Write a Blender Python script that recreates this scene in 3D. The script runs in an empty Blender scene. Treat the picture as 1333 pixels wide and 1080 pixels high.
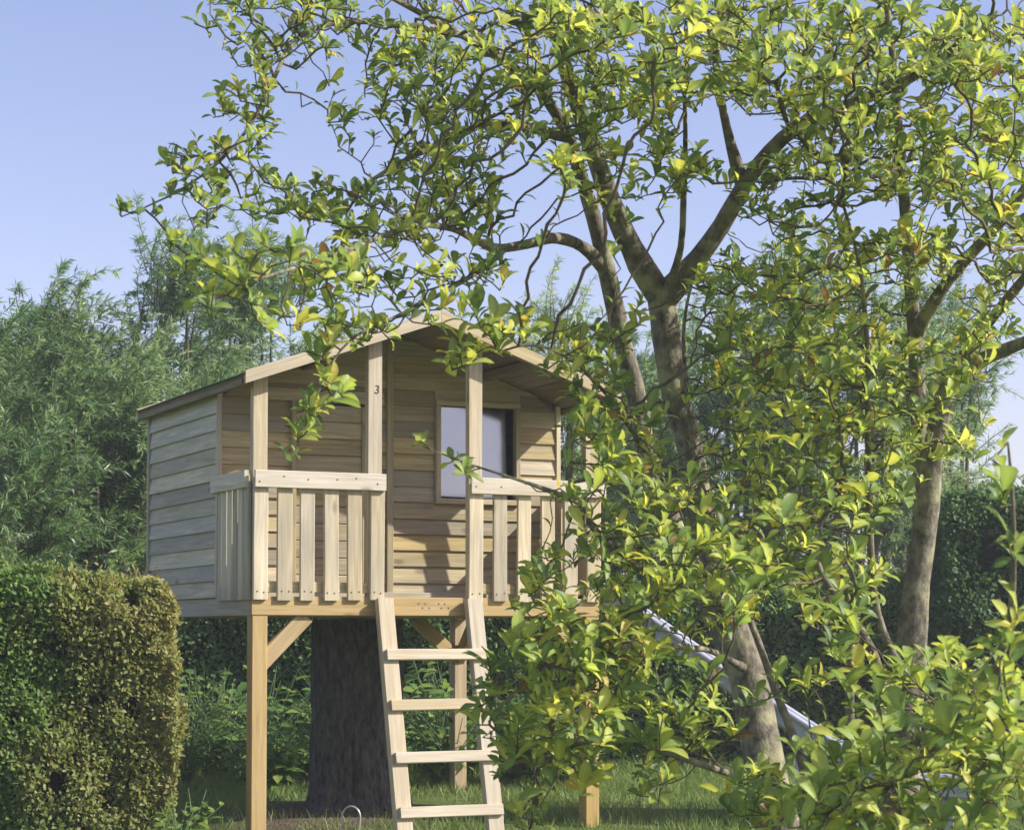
import bpy, math, random
import numpy as np
from mathutils import Vector, Matrix, noise as mnoise

random.seed(7)
rng = np.random.default_rng(7)
R = math.radians
scene = bpy.context.scene
col = scene.collection

# ------------------------------------------------------------------ camera
FPX, TILT, SHIFT, CAMZ = 2700.0, R(2.8), 153.0, 1.0     # focal length in photo pixels (1333 wide)
cam = bpy.data.cameras.new('camera')
cam.sensor_width = 36.0
cam.lens = FPX / 1333.0 * 36.0
cam.shift_y = SHIFT / 1333.0
cam.clip_end = 2000.0
cam.clip_start = 0.05
cam.dof.use_dof = True
cam.dof.focus_distance = 9.6
cam.dof.aperture_fstop = 9.0
camo = bpy.data.objects.new('camera', cam)
col.objects.link(camo)
camo.location = (0, 0, CAMZ)
camo.rotation_euler = (math.pi / 2 + TILT, 0, 0)
scene.camera = camo

# ------------------------------------------------------------------ sky and sun
LIGHT = Vector((-0.834, 0.142, -0.585)).normalized()
SUN_EL = math.asin(-LIGHT.z)
SUN_ROT = math.atan2(-LIGHT.x, -LIGHT.y)
w = bpy.data.worlds.new('World')
scene.world = w
w.use_nodes = True
nt = w.node_tree
bg = nt.nodes['Background']
sky = nt.nodes.new('ShaderNodeTexSky')
sky.sky_type = 'NISHITA'
sky.sun_disc = False
sky.sun_elevation = SUN_EL
sky.sun_rotation = SUN_ROT
sky.air_density = 1.0
sky.dust_density = 1.0
sky.ozone_density = 2.2
tintn = nt.nodes.new('ShaderNodeMix')
tintn.data_type = 'RGBA'
tintn.blend_type = 'MULTIPLY'
tintn.inputs[0].default_value = 1.0
tintn.inputs[7].default_value = (1.19, 0.95, 1.03, 1)
nt.links.new(sky.outputs[0], tintn.inputs[6])
nt.links.new(tintn.outputs[2], bg.inputs['Color'])
bg.inputs['Strength'].default_value = 0.115
sun = bpy.data.lights.new('sun', 'SUN')
sun.energy = 3.9
sun.angle = R(0.53)
sun.color = (1.0, 0.955, 0.88)
suno = bpy.data.objects.new('sun', sun)
col.objects.link(suno)
suno.rotation_euler = LIGHT.to_track_quat('-Z', 'Y').to_euler()
suno.location = (8, -2, 9)
vs = scene.view_settings
vs.view_transform = 'Standard'
vs.look = 'None'
vs.exposure = 0.78
vs.gamma = 1.0

# ------------------------------------------------------------------ helpers
WM = {}          # world matrix of every object with a parent chain


def unproj(px, py, Y):
    """a point of the place: photo pixel and its distance Y along the view"""
    xc = (px - 666.5) / FPX
    yc = (540.0 + SHIFT - py) / FPX
    d = (xc, math.cos(TILT) - yc * math.sin(TILT), math.sin(TILT) + yc * math.cos(TILT))
    s = Y / d[1]
    return np.array((d[0] * s, Y, CAMZ + d[2] * s))


def empty(name, mat, label, cat, group=None):
    o = bpy.data.objects.new(name, None)
    col.objects.link(o)
    o.empty_display_size = 0.1
    o.matrix_world = mat
    WM[o] = mat.copy()
    tag(o, label, cat, group)
    return o


def tag(o, label=None, cat=None, group=None, kind=None):
    if label: o['label'] = label
    if cat: o['category'] = cat
    if group: o['group'] = group
    if kind: o['kind'] = kind
    return o


def link(name, me, mat, parent=None, M=None):
    o = bpy.data.objects.new(name, me)
    col.objects.link(o)
    if mat is not None and not me.materials:
        me.materials.append(mat)
    M = M if M is not None else Matrix.Identity(4)
    WM[o] = M
    if parent is not None:
        o.parent = parent
        o.matrix_basis = WM[parent].inverted() @ M
    else:
        o.matrix_basis = M
    return o


def np_mesh(name, V, F, C=None, smooth=False):
    V = np.ascontiguousarray(V, dtype=np.float32)
    F = np.ascontiguousarray(F, dtype=np.int32)
    me = bpy.data.meshes.new(name)
    n, k = F.shape
    me.vertices.add(len(V))
    me.vertices.foreach_set('co', V.ravel())
    me.loops.add(n * k)
    me.loops.foreach_set('vertex_index', F.ravel())
    me.polygons.add(n)
    me.polygons.foreach_set('loop_start', np.arange(0, n * k, k, dtype=np.int32))
    if smooth:
        me.polygons.foreach_set('use_smooth', np.ones(n, dtype=bool))
    me.update(calc_edges=True)
    if C is not None:
        a = me.attributes.new('tint', 'FLOAT_COLOR', 'POINT')
        c4 = np.ones((len(V), 4), dtype=np.float32)
        c4[:, :3] = C
        a.data.foreach_set('color', c4.ravel())
    return me


def frame(x, z):
    """rotation whose local X runs along x and local Z close to z"""
    x = Vector(x).normalized()
    y = Vector(z).cross(x).normalized()
    zz = x.cross(y)
    return Matrix((x, y, zz)).transposed()


_box = {}


def box_mesh(L, T, H, ch):
    key = (round(L, 3), round(T, 4), round(H, 4), ch)
    if key in _box:
        return _box[key]
    y, z, c = T / 2, H / 2, ch
    prof = [(-y + c, -z), (y - c, -z), (y, -z + c), (y, z - c), (y - c, z), (-y + c, z), (-y, z - c), (-y, -z + c)]
    V, F = [], []
    for s in (-1, 1):
        for p in prof:
            V.append((s * L / 2, p[0], p[1]))
    for i in range(8):
        j = (i + 1) % 8
        F.append((i, j, j + 8, i + 8))
    F.append(tuple(range(7, -1, -1)))
    F.append(tuple(range(8, 16)))
    me = bpy.data.meshes.new('board')
    me.from_pydata(V, [], F)
    me.update()
    _box[key] = me
    return me


def bar(name, parent, mat, a, b, T, H, up, base, ch=0.003):
    """a straight board from a to b (in the frame `base`), H measured along `up`, T across"""
    a, b = Vector(a), Vector(b)
    L = (b - a).length
    me = box_mesh(L, T, H, ch)
    if me.materials and me.materials[0] is not mat:
        me = me.copy(); me.materials.clear()
        _box[(round(L, 3), round(T, 4), round(H, 4), ch)] = me
    M = base @ Matrix.Translation((a + b) / 2) @ frame(b - a, up).to_4x4()
    return link(name, me, mat, parent, M)


def hexa(name, parent, mat, pts, base, grain, up):
    """eight corners: four of the back face, four of the front face, same order"""
    P = [Vector(p) for p in pts]
    c = sum(P, Vector()) / 8
    Rm = frame(grain, up)
    V = [Rm.transposed() @ (p - c) for p in P]
    F = [(3, 2, 1, 0), (4, 5, 6, 7), (0, 1, 5, 4), (1, 2, 6, 5), (2, 3, 7, 6), (3, 0, 4, 7)]
    me = bpy.data.meshes.new(name)
    me.from_pydata(V, [], F)
    me.update()
    import bmesh
    bm = bmesh.new(); bm.from_mesh(me)
    bmesh.ops.recalc_face_normals(bm, faces=bm.faces)
    bm.to_mesh(me); bm.free()
    return link(name, me, mat, parent, base @ Matrix.Translation(c) @ Rm.to_4x4())


def tube(path, radii, sides=8, cap=True):
    """swept tube, returns verts and quad faces"""
    P = np.asarray(path, float)
    n = len(P)
    T = np.gradient(P, axis=0)
    T /= np.linalg.norm(T, axis=1)[:, None] + 1e-9
    ref = np.array((0.31, 0.95, 0.05)) if abs(T[0][2]) > 0.5 else np.array((0.1, 0.2, 1.0))
    V = np.zeros((n, sides, 3))
    u = np.cross(T[0], ref); u /= np.linalg.norm(u)
    ang = np.arange(sides) * 2 * math.pi / sides
    ca, sa = np.cos(ang)[:, None], np.sin(ang)[:, None]
    for i in range(n):
        u = u - T[i] * np.dot(u, T[i])
        u /= np.linalg.norm(u) + 1e-9
        v = np.cross(T[i], u)
        V[i] = P[i] + radii[i] * (ca * u + sa * v)
    F = []
    k = np.arange(sides); k2 = (k + 1) % sides
    for i in range(n - 1):
        F.append(np.stack([i * sides + k, i * sides + k2, (i + 1) * sides + k2, (i + 1) * sides + k], 1))
    return V.reshape(-1, 3), np.concatenate(F)


def join(parts):
    Vs, Fs, o = [], [], 0
    for V, F in parts:
        Vs.append(V); Fs.append(F + o); o += len(V)
    return np.concatenate(Vs), np.concatenate(Fs)


# ------------------------------------------------------------------ materials
def new_mat(name):
    m = bpy.data.materials.new(name)
    m.use_nodes = True
    t = m.node_tree
    return m, t, t.nodes['Principled BSDF']


def N(t, kind, **kw):
    n = t.nodes.new(kind)
    for k, v in kw.items():
        setattr(n, k, v)
    return n


def ramp(t, fac, stops):
    r = N(t, 'ShaderNodeValToRGB')
    e = r.color_ramp.elements
    while len(e) < len(stops):
        e.new(0.5)
    for i, (p, c) in enumerate(stops):
        e[i].position = p
        e[i].color = (c[0], c[1], c[2], 1)
    t.links.new(fac, r.inputs[0])
    return r.outputs[0]


def mixc(t, fac, a, b, blend='MIX'):
    n = N(t, 'ShaderNodeMix', data_type='RGBA', blend_type=blend)
    for s, v in ((0, fac), (6, a), (7, b)):
        if isinstance(v, bpy.types.NodeSocket):
            t.links.new(v, n.inputs[s])
        elif isinstance(v, (int, float)):
            n.inputs[s].default_value = v
        else:
            n.inputs[s].default_value = (v[0], v[1], v[2], 1)
    return n.outputs[2]


def wood(name, dark, light, grey=(0.30, 0.29, 0.25), age=0.25, var=0.22):
    m, t, b = new_mat(name)
    tc = N(t, 'ShaderNodeTexCoord')
    oi = N(t, 'ShaderNodeObjectInfo')
    off = N(t, 'ShaderNodeVectorMath', operation='SCALE')
    cmb = N(t, 'ShaderNodeCombineXYZ')
    for i in range(3):
        t.links.new(oi.outputs['Random'], cmb.inputs[i])
    t.links.new(cmb.outputs[0], off.inputs[0]); off.inputs['Scale'].default_value = 37.0
    add = N(t, 'ShaderNodeVectorMath', operation='ADD')
    t.links.new(tc.outputs['Object'], add.inputs[0]); t.links.new(off.outputs[0], add.inputs[1])
    mp = N(t, 'ShaderNodeMapping'); mp.inputs['Scale'].default_value = (1.6, 26, 26)
    t.links.new(add.outputs[0], mp.inputs[0])
    g = N(t, 'ShaderNodeTexNoise'); g.inputs['Scale'].default_value = 2.2; g.inputs['Detail'].default_value = 6
    g.inputs['Distortion'].default_value = 0.6
    t.links.new(mp.outputs[0], g.inputs[0])
    c = ramp(t, g.outputs[0], [(0.30, dark), (0.52, tuple(0.5 * (x + y) for x, y in zip(dark, light))), (0.72, light)])
    # weathered blotches
    bl = N(t, 'ShaderNodeTexNoise'); bl.inputs['Scale'].default_value = 5.0; bl.inputs['Detail'].default_value = 4
    mp2 = N(t, 'ShaderNodeMapping'); mp2.inputs['Scale'].default_value = (0.5, 1.5, 1.5)
    t.links.new(add.outputs[0], mp2.inputs[0]); t.links.new(mp2.outputs[0], bl.inputs[0])
    bf = N(t, 'ShaderNodeMapRange'); bf.inputs[1].default_value = 0.42; bf.inputs[2].default_value = 0.7
    bf.inputs[3].default_value = 0.0; bf.inputs[4].default_value = age
    t.links.new(bl.outputs[0], bf.inputs[0])
    c = mixc(t, bf.outputs[0], c, grey)
    # knots
    mp3 = N(t, 'ShaderNodeMapping'); mp3.inputs['Scale'].default_value = (2.6, 6.5, 6.5)
    t.links.new(add.outputs[0], mp3.inputs[0])
    vo = N(t, 'ShaderNodeTexVoronoi'); vo.inputs['Scale'].default_value = 1.0
    t.links.new(mp3.outputs[0], vo.inputs[0])
    kf = N(t, 'ShaderNodeMapRange'); kf.inputs[1].default_value = 0.05; kf.inputs[2].default_value = 0.12
    kf.inputs[3].default_value = 0.6; kf.inputs[4].default_value = 0.0
    t.links.new(vo.outputs['Distance'], kf.inputs[0])
    c = mixc(t, kf.outputs[0], c, tuple(x * 0.35 for x in dark))
    # board to board variation
    hs = N(t, 'ShaderNodeHueSaturation')
    v = N(t, 'ShaderNodeMapRange'); v.inputs[3].default_value = 1 - var; v.inputs[4].default_value = 1 + var * 0.7
    t.links.new(oi.outputs['Random'], v.inputs[0]); t.links.new(v.outputs[0], hs.inputs['Value'])
    fr = N(t, 'ShaderNodeMath', operation='FRACT'); mu = N(t, 'ShaderNodeMath', operation='MULTIPLY'); mu.inputs[1].default_value = 17.3
    t.links.new(oi.outputs['Random'], mu.inputs[0]); t.links.new(mu.outputs[0], fr.inputs[0])
    sv = N(t, 'ShaderNodeMapRange'); sv.inputs[3].default_value = 0.7; sv.inputs[4].default_value = 1.15
    t.links.new(fr.outputs[0], sv.inputs[0]); t.links.new(sv.outputs[0], hs.inputs['Saturation'])
    t.links.new(c, hs.inputs['Color'])
    t.links.new(hs.outputs[0], b.inputs['Base Color'])
    b.inputs['Roughness'].default_value = 0.75
    b.inputs['Specular IOR Level'].default_value = 0.25
    bp = N(t, 'ShaderNodeBump'); bp.inputs['Strength'].default_value = 0.25; bp.inputs['Distance'].default_value = 0.004
    t.links.new(g.outputs[0], bp.inputs['Height']); t.links.new(bp.outputs[0], b.inputs['Normal'])
    return m


def leafmat(name, trans=0.35, rough=0.45, spec=0.4, ysh=(1.25, 1.15, 0.5)):
    m, t, b = new_mat(name)
    at = N(t, 'ShaderNodeAttribute', attribute_name='tint')
    t.links.new(at.outputs['Color'], b.inputs['Base Color'])
    b.inputs['Roughness'].default_value = rough
    b.inputs['Specular IOR Level'].default_value = spec
    tr = N(t, 'ShaderNodeBsdfTranslucent')
    tcol = mixc(t, 1.0, at.outputs['Color'], ysh, 'MULTIPLY')
    t.links.new(tcol, tr.inputs['Color'])
    mx = N(t, 'ShaderNodeMixShader'); mx.inputs[0].default_value = trans
    t.links.new(b.outputs[0], mx.inputs[1]); t.links.new(tr.outputs[0], mx.inputs[2])
    t.links.new(mx.outputs[0], t.nodes['Material Output'].inputs[0])
    return m


def bark(name, c0, c1, lichen=None, scale=(9, 9, 2.2), bump=0.6, dist=0.02):
    m, t, b = new_mat(name)
    tc = N(t, 'ShaderNodeTexCoord')
    mp = N(t, 'ShaderNodeMapping'); mp.inputs['Scale'].default_value = scale
    t.links.new(tc.outputs['Object'], mp.inputs[0])
    g = N(t, 'ShaderNodeTexNoise'); g.inputs['Scale'].default_value = 3.0; g.inputs['Detail'].default_value = 8
    g.inputs['Roughness'].default_value = 0.65
    t.links.new(mp.outputs[0], g.inputs[0])
    c = ramp(t, g.outputs[0], [(0.33, c0), (0.66, c1)])
    if lichen:
        l = N(t, 'ShaderNodeTexNoise'); l.inputs['Scale'].default_value = 11.0; l.inputs['Detail'].default_value = 5
        t.links.new(tc.outputs['Object'], l.inputs[0])
        lf = N(t, 'ShaderNodeMapRange'); lf.inputs[1].default_value = 0.5; lf.inputs[2].default_value = 0.64
        lf.inputs[4].default_value = 0.75
        t.links.new(l.outputs[0], lf.inputs[0])
        c = mixc(t, lf.outputs[0], c, lichen)
    t.links.new(c, b.inputs['Base Color'])
    b.inputs['Roughness'].default_value = 0.9
    b.inputs['Specular IOR Level'].default_value = 0.15
    bp = N(t, 'ShaderNodeBump'); bp.inputs['Strength'].default_value = bump; bp.inputs['Distance'].default_value = dist
    t.links.new(g.outputs[0], bp.inputs['Height']); t.links.new(bp.outputs[0], b.inputs['Normal'])
    return m


def plain(name, c, rough=0.6, metal=0.0, var=0.12, scale=6.0):
    m, t, b = new_mat(name)
    tc = N(t, 'ShaderNodeTexCoord')
    g = N(t, 'ShaderNodeTexNoise'); g.inputs['Scale'].default_value = scale; g.inputs['Detail'].default_value = 5
    t.links.new(tc.outputs['Object'], g.inputs[0])
    cc = ramp(t, g.outputs[0], [(0.3, tuple(x * (1 - var) for x in c)), (0.7, tuple(min(1, x * (1 + var)) for x in c))])
    t.links.new(cc, b.inputs['Base Color'])
    b.inputs['Roughness'].default_value = rough
    b.inputs['Metallic'].default_value = metal
    return m


W_CLAD = wood('cladding_wood', (0.34, 0.265, 0.13), (0.60, 0.48, 0.27), grey=(0.30, 0.29, 0.22), age=0.6, var=0.3)
W_SIDE = wood('shade_side_weathered_wood', (0.38, 0.355, 0.23), (0.63, 0.585, 0.405), grey=(0.44, 0.43, 0.32), age=0.85, var=0.3)  # weathered wood of the shaded sides, colour raised to stand in for fill light
W_SLAT = wood('slat_wood', (0.44, 0.355, 0.20), (0.70, 0.59, 0.38), age=0.45)
W_RAIL = wood('rail_wood', (0.55, 0.47, 0.33), (0.74, 0.67, 0.53), age=0.2, var=0.08)
W_POST = wood('post_wood', (0.44, 0.345, 0.19), (0.66, 0.55, 0.35), age=0.3, var=0.12)
W_LEG = wood('leg_wood', (0.40, 0.265, 0.09), (0.56, 0.40, 0.165), age=0.1, var=0.12)
W_LADDER = wood('ladder_wood', (0.45, 0.365, 0.225), (0.61, 0.525, 0.37), age=0.05, var=0.08)
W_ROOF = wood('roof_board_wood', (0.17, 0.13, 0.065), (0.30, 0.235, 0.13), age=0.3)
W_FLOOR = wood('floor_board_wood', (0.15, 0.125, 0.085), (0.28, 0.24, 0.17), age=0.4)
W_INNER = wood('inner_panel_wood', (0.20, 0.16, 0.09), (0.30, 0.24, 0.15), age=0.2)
M_FELT = plain('roofing_felt', (0.10, 0.115, 0.09), 0.95, var=0.35, scale=30)
M_LEAF = leafmat('magnolia_leaf', 0.50, 0.46, 0.4, (1.35, 1.28, 0.9))
M_WILLOW = leafmat('willow_leaf', 0.45, 0.42, 0.5, (1.25, 1.3, 0.95))
M_HEDGE = leafmat('hedge_leaf', 0.42, 0.5, 0.35, (1.3, 1.3, 0.8))
M_GRASS = leafmat('grass_blade', 0.3, 0.5, 0.3)
M_BARK = bark('magnolia_bark', (0.07, 0.062, 0.045), (0.27, 0.24, 0.18), lichen=(0.40, 0.38, 0.22), scale=(11, 11, 7), bump=0.8, dist=0.015)
M_TWIG = bark('twig_bark', (0.075, 0.06, 0.042), (0.19, 0.155, 0.105), scale=(12, 12, 12), bump=0.3, dist=0.004)
M_STUMP = bark('oak_bark', (0.045, 0.047, 0.042), (0.20, 0.19, 0.165), scale=(15, 15, 5.0), bump=1.0, dist=0.035)
M_WBARK = bark('willow_bark', (0.05, 0.045, 0.03), (0.16, 0.14, 0.10), bump=0.5)
M_CORE = bark('hedge_inner_shade', (0.008, 0.010, 0.006), (0.03, 0.035, 0.018), scale=(14, 14, 14), bump=1.0)  # near-black colour stands in for the shade inside the hedges
M_STEM = plain('green_stem', (0.10, 0.16, 0.05), 0.6)
M_SLIDE = plain('slide_plastic', (0.36, 0.375, 0.44), 0.4, var=0.2)
M_WIRE = plain('galvanised_wire', (0.62, 0.62, 0.60), 0.35, metal=0.6, var=0.1)
M_INK = plain('dark_ink', (0.07, 0.06, 0.05), 0.8)
M_NAIL = plain('nail_steel', (0.10, 0.09, 0.08), 0.5, metal=0.5)
mp_, tp_, bp_ = new_mat('acrylic_pane')
bp_.inputs['Base Color'].default_value = (0.25, 0.265, 0.28, 1)
bp_.inputs['Metallic'].default_value = 0.95
ng_ = N(tp_, 'ShaderNodeTexNoise'); ng_.inputs['Scale'].default_value = 3.0
nb_ = N(tp_, 'ShaderNodeBump'); nb_.inputs['Strength'].default_value = 0.06; nb_.inputs['Distance'].default_value = 0.05
tcn_ = N(tp_, 'ShaderNodeTexCoord')
tp_.links.new(tcn_.outputs['Object'], ng_.inputs[0]); tp_.links.new(ng_.outputs[0], nb_.inputs['Height'])
tp_.links.new(nb_.outputs[0], bp_.inputs['Normal'])
bp_.inputs['Roughness'].default_value = 0.10
M_PANE = mp_

# ------------------------------------------------------------------ the ground
HOUSE = Matrix.Translation((-1.19, 9.5, 0)) @ Matrix.Rotation(R(25.7), 4, 'Z')
STUMP = Vector((-0.80, 10.85, 0))


def ground_h(x, y):
    t = min(1.0, max(0.0, (y - 9.75) / 1.0))
    rise = 0.11 * t * t * (3 - 2 * t)
    return rise + (0.016 * mnoise.noise((x * 0.9, y * 0.9, 3.1)) if 2 < y < 24 and abs(x) < 11 else 0.0)


def build_ground():
    xs = np.concatenate([[-500, -120, -40, -20], np.linspace(-10, 10, 61), [20, 40, 120, 500]])
    ys = np.concatenate([[-500, -120, -30, -8], np.linspace(0, 24, 121), [40, 80, 200, 900]])
    V = np.array([(x, y, ground_h(x, y)) for y in ys for x in xs])
    nx, ny = len(xs), len(ys)
    i = np.arange(nx - 1)[None, :] + np.arange(ny - 1)[:, None] * nx
    F = np.stack([i, i + 1, i + nx + 1, i + nx], -1).reshape(-1, 4)
    m, t, b = new_mat('lawn_soil')
    tc = N(t, 'ShaderNodeTexCoord')
    a = N(t, 'ShaderNodeTexNoise'); a.inputs['Scale'].default_value = 1.4; a.inputs['Detail'].default_value = 6
    d = N(t, 'ShaderNodeTexNoise'); d.inputs['Scale'].default_value = 60; d.inputs['Detail'].default_value = 4
    t.links.new(tc.outputs['Object'], a.inputs[0]); t.links.new(tc.outputs['Object'], d.inputs[0])
    g = ramp(t, a.outputs[0], [(0.3, (0.10, 0.15, 0.04)), (0.55, (0.15, 0.21, 0.06)), (0.75, (0.20, 0.22, 0.08))])
    g = mixc(t, 0.6, g, ramp(t, d.outputs[0], [(0.3, (0.3, 0.3, 0.3)), (0.7, (1.1, 1.1, 1.0))]), 'MULTIPLY')
    # bare earth with bark crumbs round the old stump
    vm = N(t, 'ShaderNodeVectorMath', operation='DISTANCE')
    vm.inputs[1].default_value = (STUMP.x, STUMP.y - 0.12, 0)
    dis = N(t, 'ShaderNodeVectorMath', operation='ADD')
    nz = N(t, 'ShaderNodeTexNoise'); nz.inputs['Scale'].default_value = 4
    t.links.new(tc.outputs['Object'], nz.inputs[0])
    sc = N(t, 'ShaderNodeVectorMath', operation='SCALE'); sc.inputs['Scale'].default_value = 0.35
    t.links.new(nz.outputs['Color'], sc.inputs[0])
    t.links.new(tc.outputs['Object'], dis.inputs[0]); t.links.new(sc.outputs[0], dis.inputs[1])
    t.links.new(dis.outputs[0], vm.inputs[0])
    ef = N(t, 'ShaderNodeMapRange'); ef.inputs[1].default_value = 0.45; ef.inputs[2].default_value = 0.75
    ef.inputs[3].default_value = 1.0; ef.inputs[4].default_value = 0.0
    t.links.new(vm.outputs['Value'], ef.inputs[0])
    soil = ramp(t, d.outputs[0], [(0.3, (0.06, 0.045, 0.03)), (0.7, (0.20, 0.155, 0.11))])
    t.links.new(mixc(t, ef.outputs[0], g, soil), b.inputs['Base Color'])
    b.inputs['Roughness'].default_value = 0.95
    b.inputs['Specular IOR Level'].default_value = 0.1
    bp = N(t, 'ShaderNodeBump'); bp.inputs['Strength'].default_value = 0.8; bp.inputs['Distance'].default_value = 0.02
    t.links.new(d.outputs[0], bp.inputs['Height']); t.links.new(bp.outputs[0], b.inputs['Normal'])
    o = link('ground', np_mesh('ground', V, F, smooth=True), m)
    tag(o, 'garden lawn with bare earth under the playhouse', kind='structure')


build_ground()


# ------------------------------------------------------------------ leaves in bulk
def norm(a):
    return a / (np.linalg.norm(a, axis=-1, keepdims=True) + 1e-9)


def leaf_template(kind):
    """unit leaf: x along the midrib, y across, z up"""
    if kind == 'obovate':
        rows = [(0.0, 0.02, 0.0), (0.22, 0.085, 0.03), (0.48, 0.175, 0.05), (0.72, 0.205, 0.035), (0.90, 0.13, 0.0)]
        V = []
        for x, wd, z in rows:
            V += [(x, -wd, z + wd * 0.38), (x, 0, z), (x, wd, z + wd * 0.38)]
        V.append((1.0, 0, -0.03))
        F = []
        for r in range(4):
            a = r * 3
            for k in (0, 1):
                F += [(a + k, a + 3 + k, a + 4 + k), (a + k, a + 4 + k, a + 1 + k)]
        F += [(12, 15, 13), (13, 15, 14)]
        return np.array(V), np.array(F)
    if kind == 'lance':
        return np.array([(0, 0, 0), (0.42, -0.075, 0.02), (0.42, 0.075, 0.02), (1.0, 0, -0.06)]), np.array([(0, 1, 2), (1, 3, 2)])
    if kind == 'oval':
        return np.array([(0, 0, 0), (0.3, -0.27, 0.07), (0.34, 0, 0.0), (0.3, 0.27, 0.07), (0.72, -0.22, 0.03), (0.72, 0.22, 0.03), (1.0, 0, -0.06)]), \
            np.array([(0, 1, 2), (0, 2, 3), (1, 4, 2), (2, 5, 3), (2, 4, 6), (2, 6, 5)])
    if kind == 'blade':
        return np.array([(0, -0.03, 0), (0, 0.03, 0), (0.55, 0.02, 0.06), (0.55, -0.02, 0.06), (1.0, 0, 0.0)]), \
            np.array([(0, 1, 2), (0, 2, 3), (3, 2, 4)])


def leaf_cloud(tpl, P, A, Nn, S, C, curl=None, n_w=None):
    """place copies of a leaf: position, axis, normal, size, colour"""
    V, F = tpl
    A = norm(A)
    Nn = norm(Nn - A * np.sum(A * Nn, 1)[:, None])
    B = np.cross(Nn, A)
    T = np.broadcast_to(V[None], (len(P), len(V), 3)).copy()
    if n_w is not None:
        T[:, :, 1] *= n_w[:, None]
    if curl is not None:
        T[:, :, 2] -= curl[:, None] * T[:, :, 0] ** 2
    X = P[:, None] + S[:, None, None] * (T[..., 0:1] * A[:, None] + T[..., 1:2] * B[:, None] + T[..., 2:3] * Nn[:, None])
    n = len(V)
    FF = (F[None] + (np.arange(len(P)) * n)[:, None, None]).reshape(-1, 3)
    CC = np.repeat(C, n, axis=0)
    if n == 16:                      # broad leaf: paler midrib, duller rim
        CC = CC * np.tile(RIB, len(P))[:, None]
    return X.reshape(-1, 3), FF, CC


RIB = np.array([0.95, 1.25, 0.95, 0.86, 1.22, 0.92, 0.80, 1.18, 0.90, 0.78, 1.12, 0.92, 0.82, 1.0, 0.86, 0.8])


def pick(stops, t):
    xs = np.array([s[0] for s in stops]); cs = np.array([s[1] for s in stops])
    return np.stack([np.interp(t, xs, cs[:, k]) for k in range(3)], 1)


# ------------------------------------------------------------------ the playhouse
DECK, WID, DEP, POR = 1.172, 1.80, 1.66, 0.49
RIDGE_U, RIDGE_Z, SLOPE = 0.90, 2.525, 0.352      # top of the roof boards at the ridge
ROOF_T = 0.016


def roof_under(u):
    return RIDGE_Z - SLOPE * abs(u - RIDGE_U) - ROOF_T * 1.06


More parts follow.
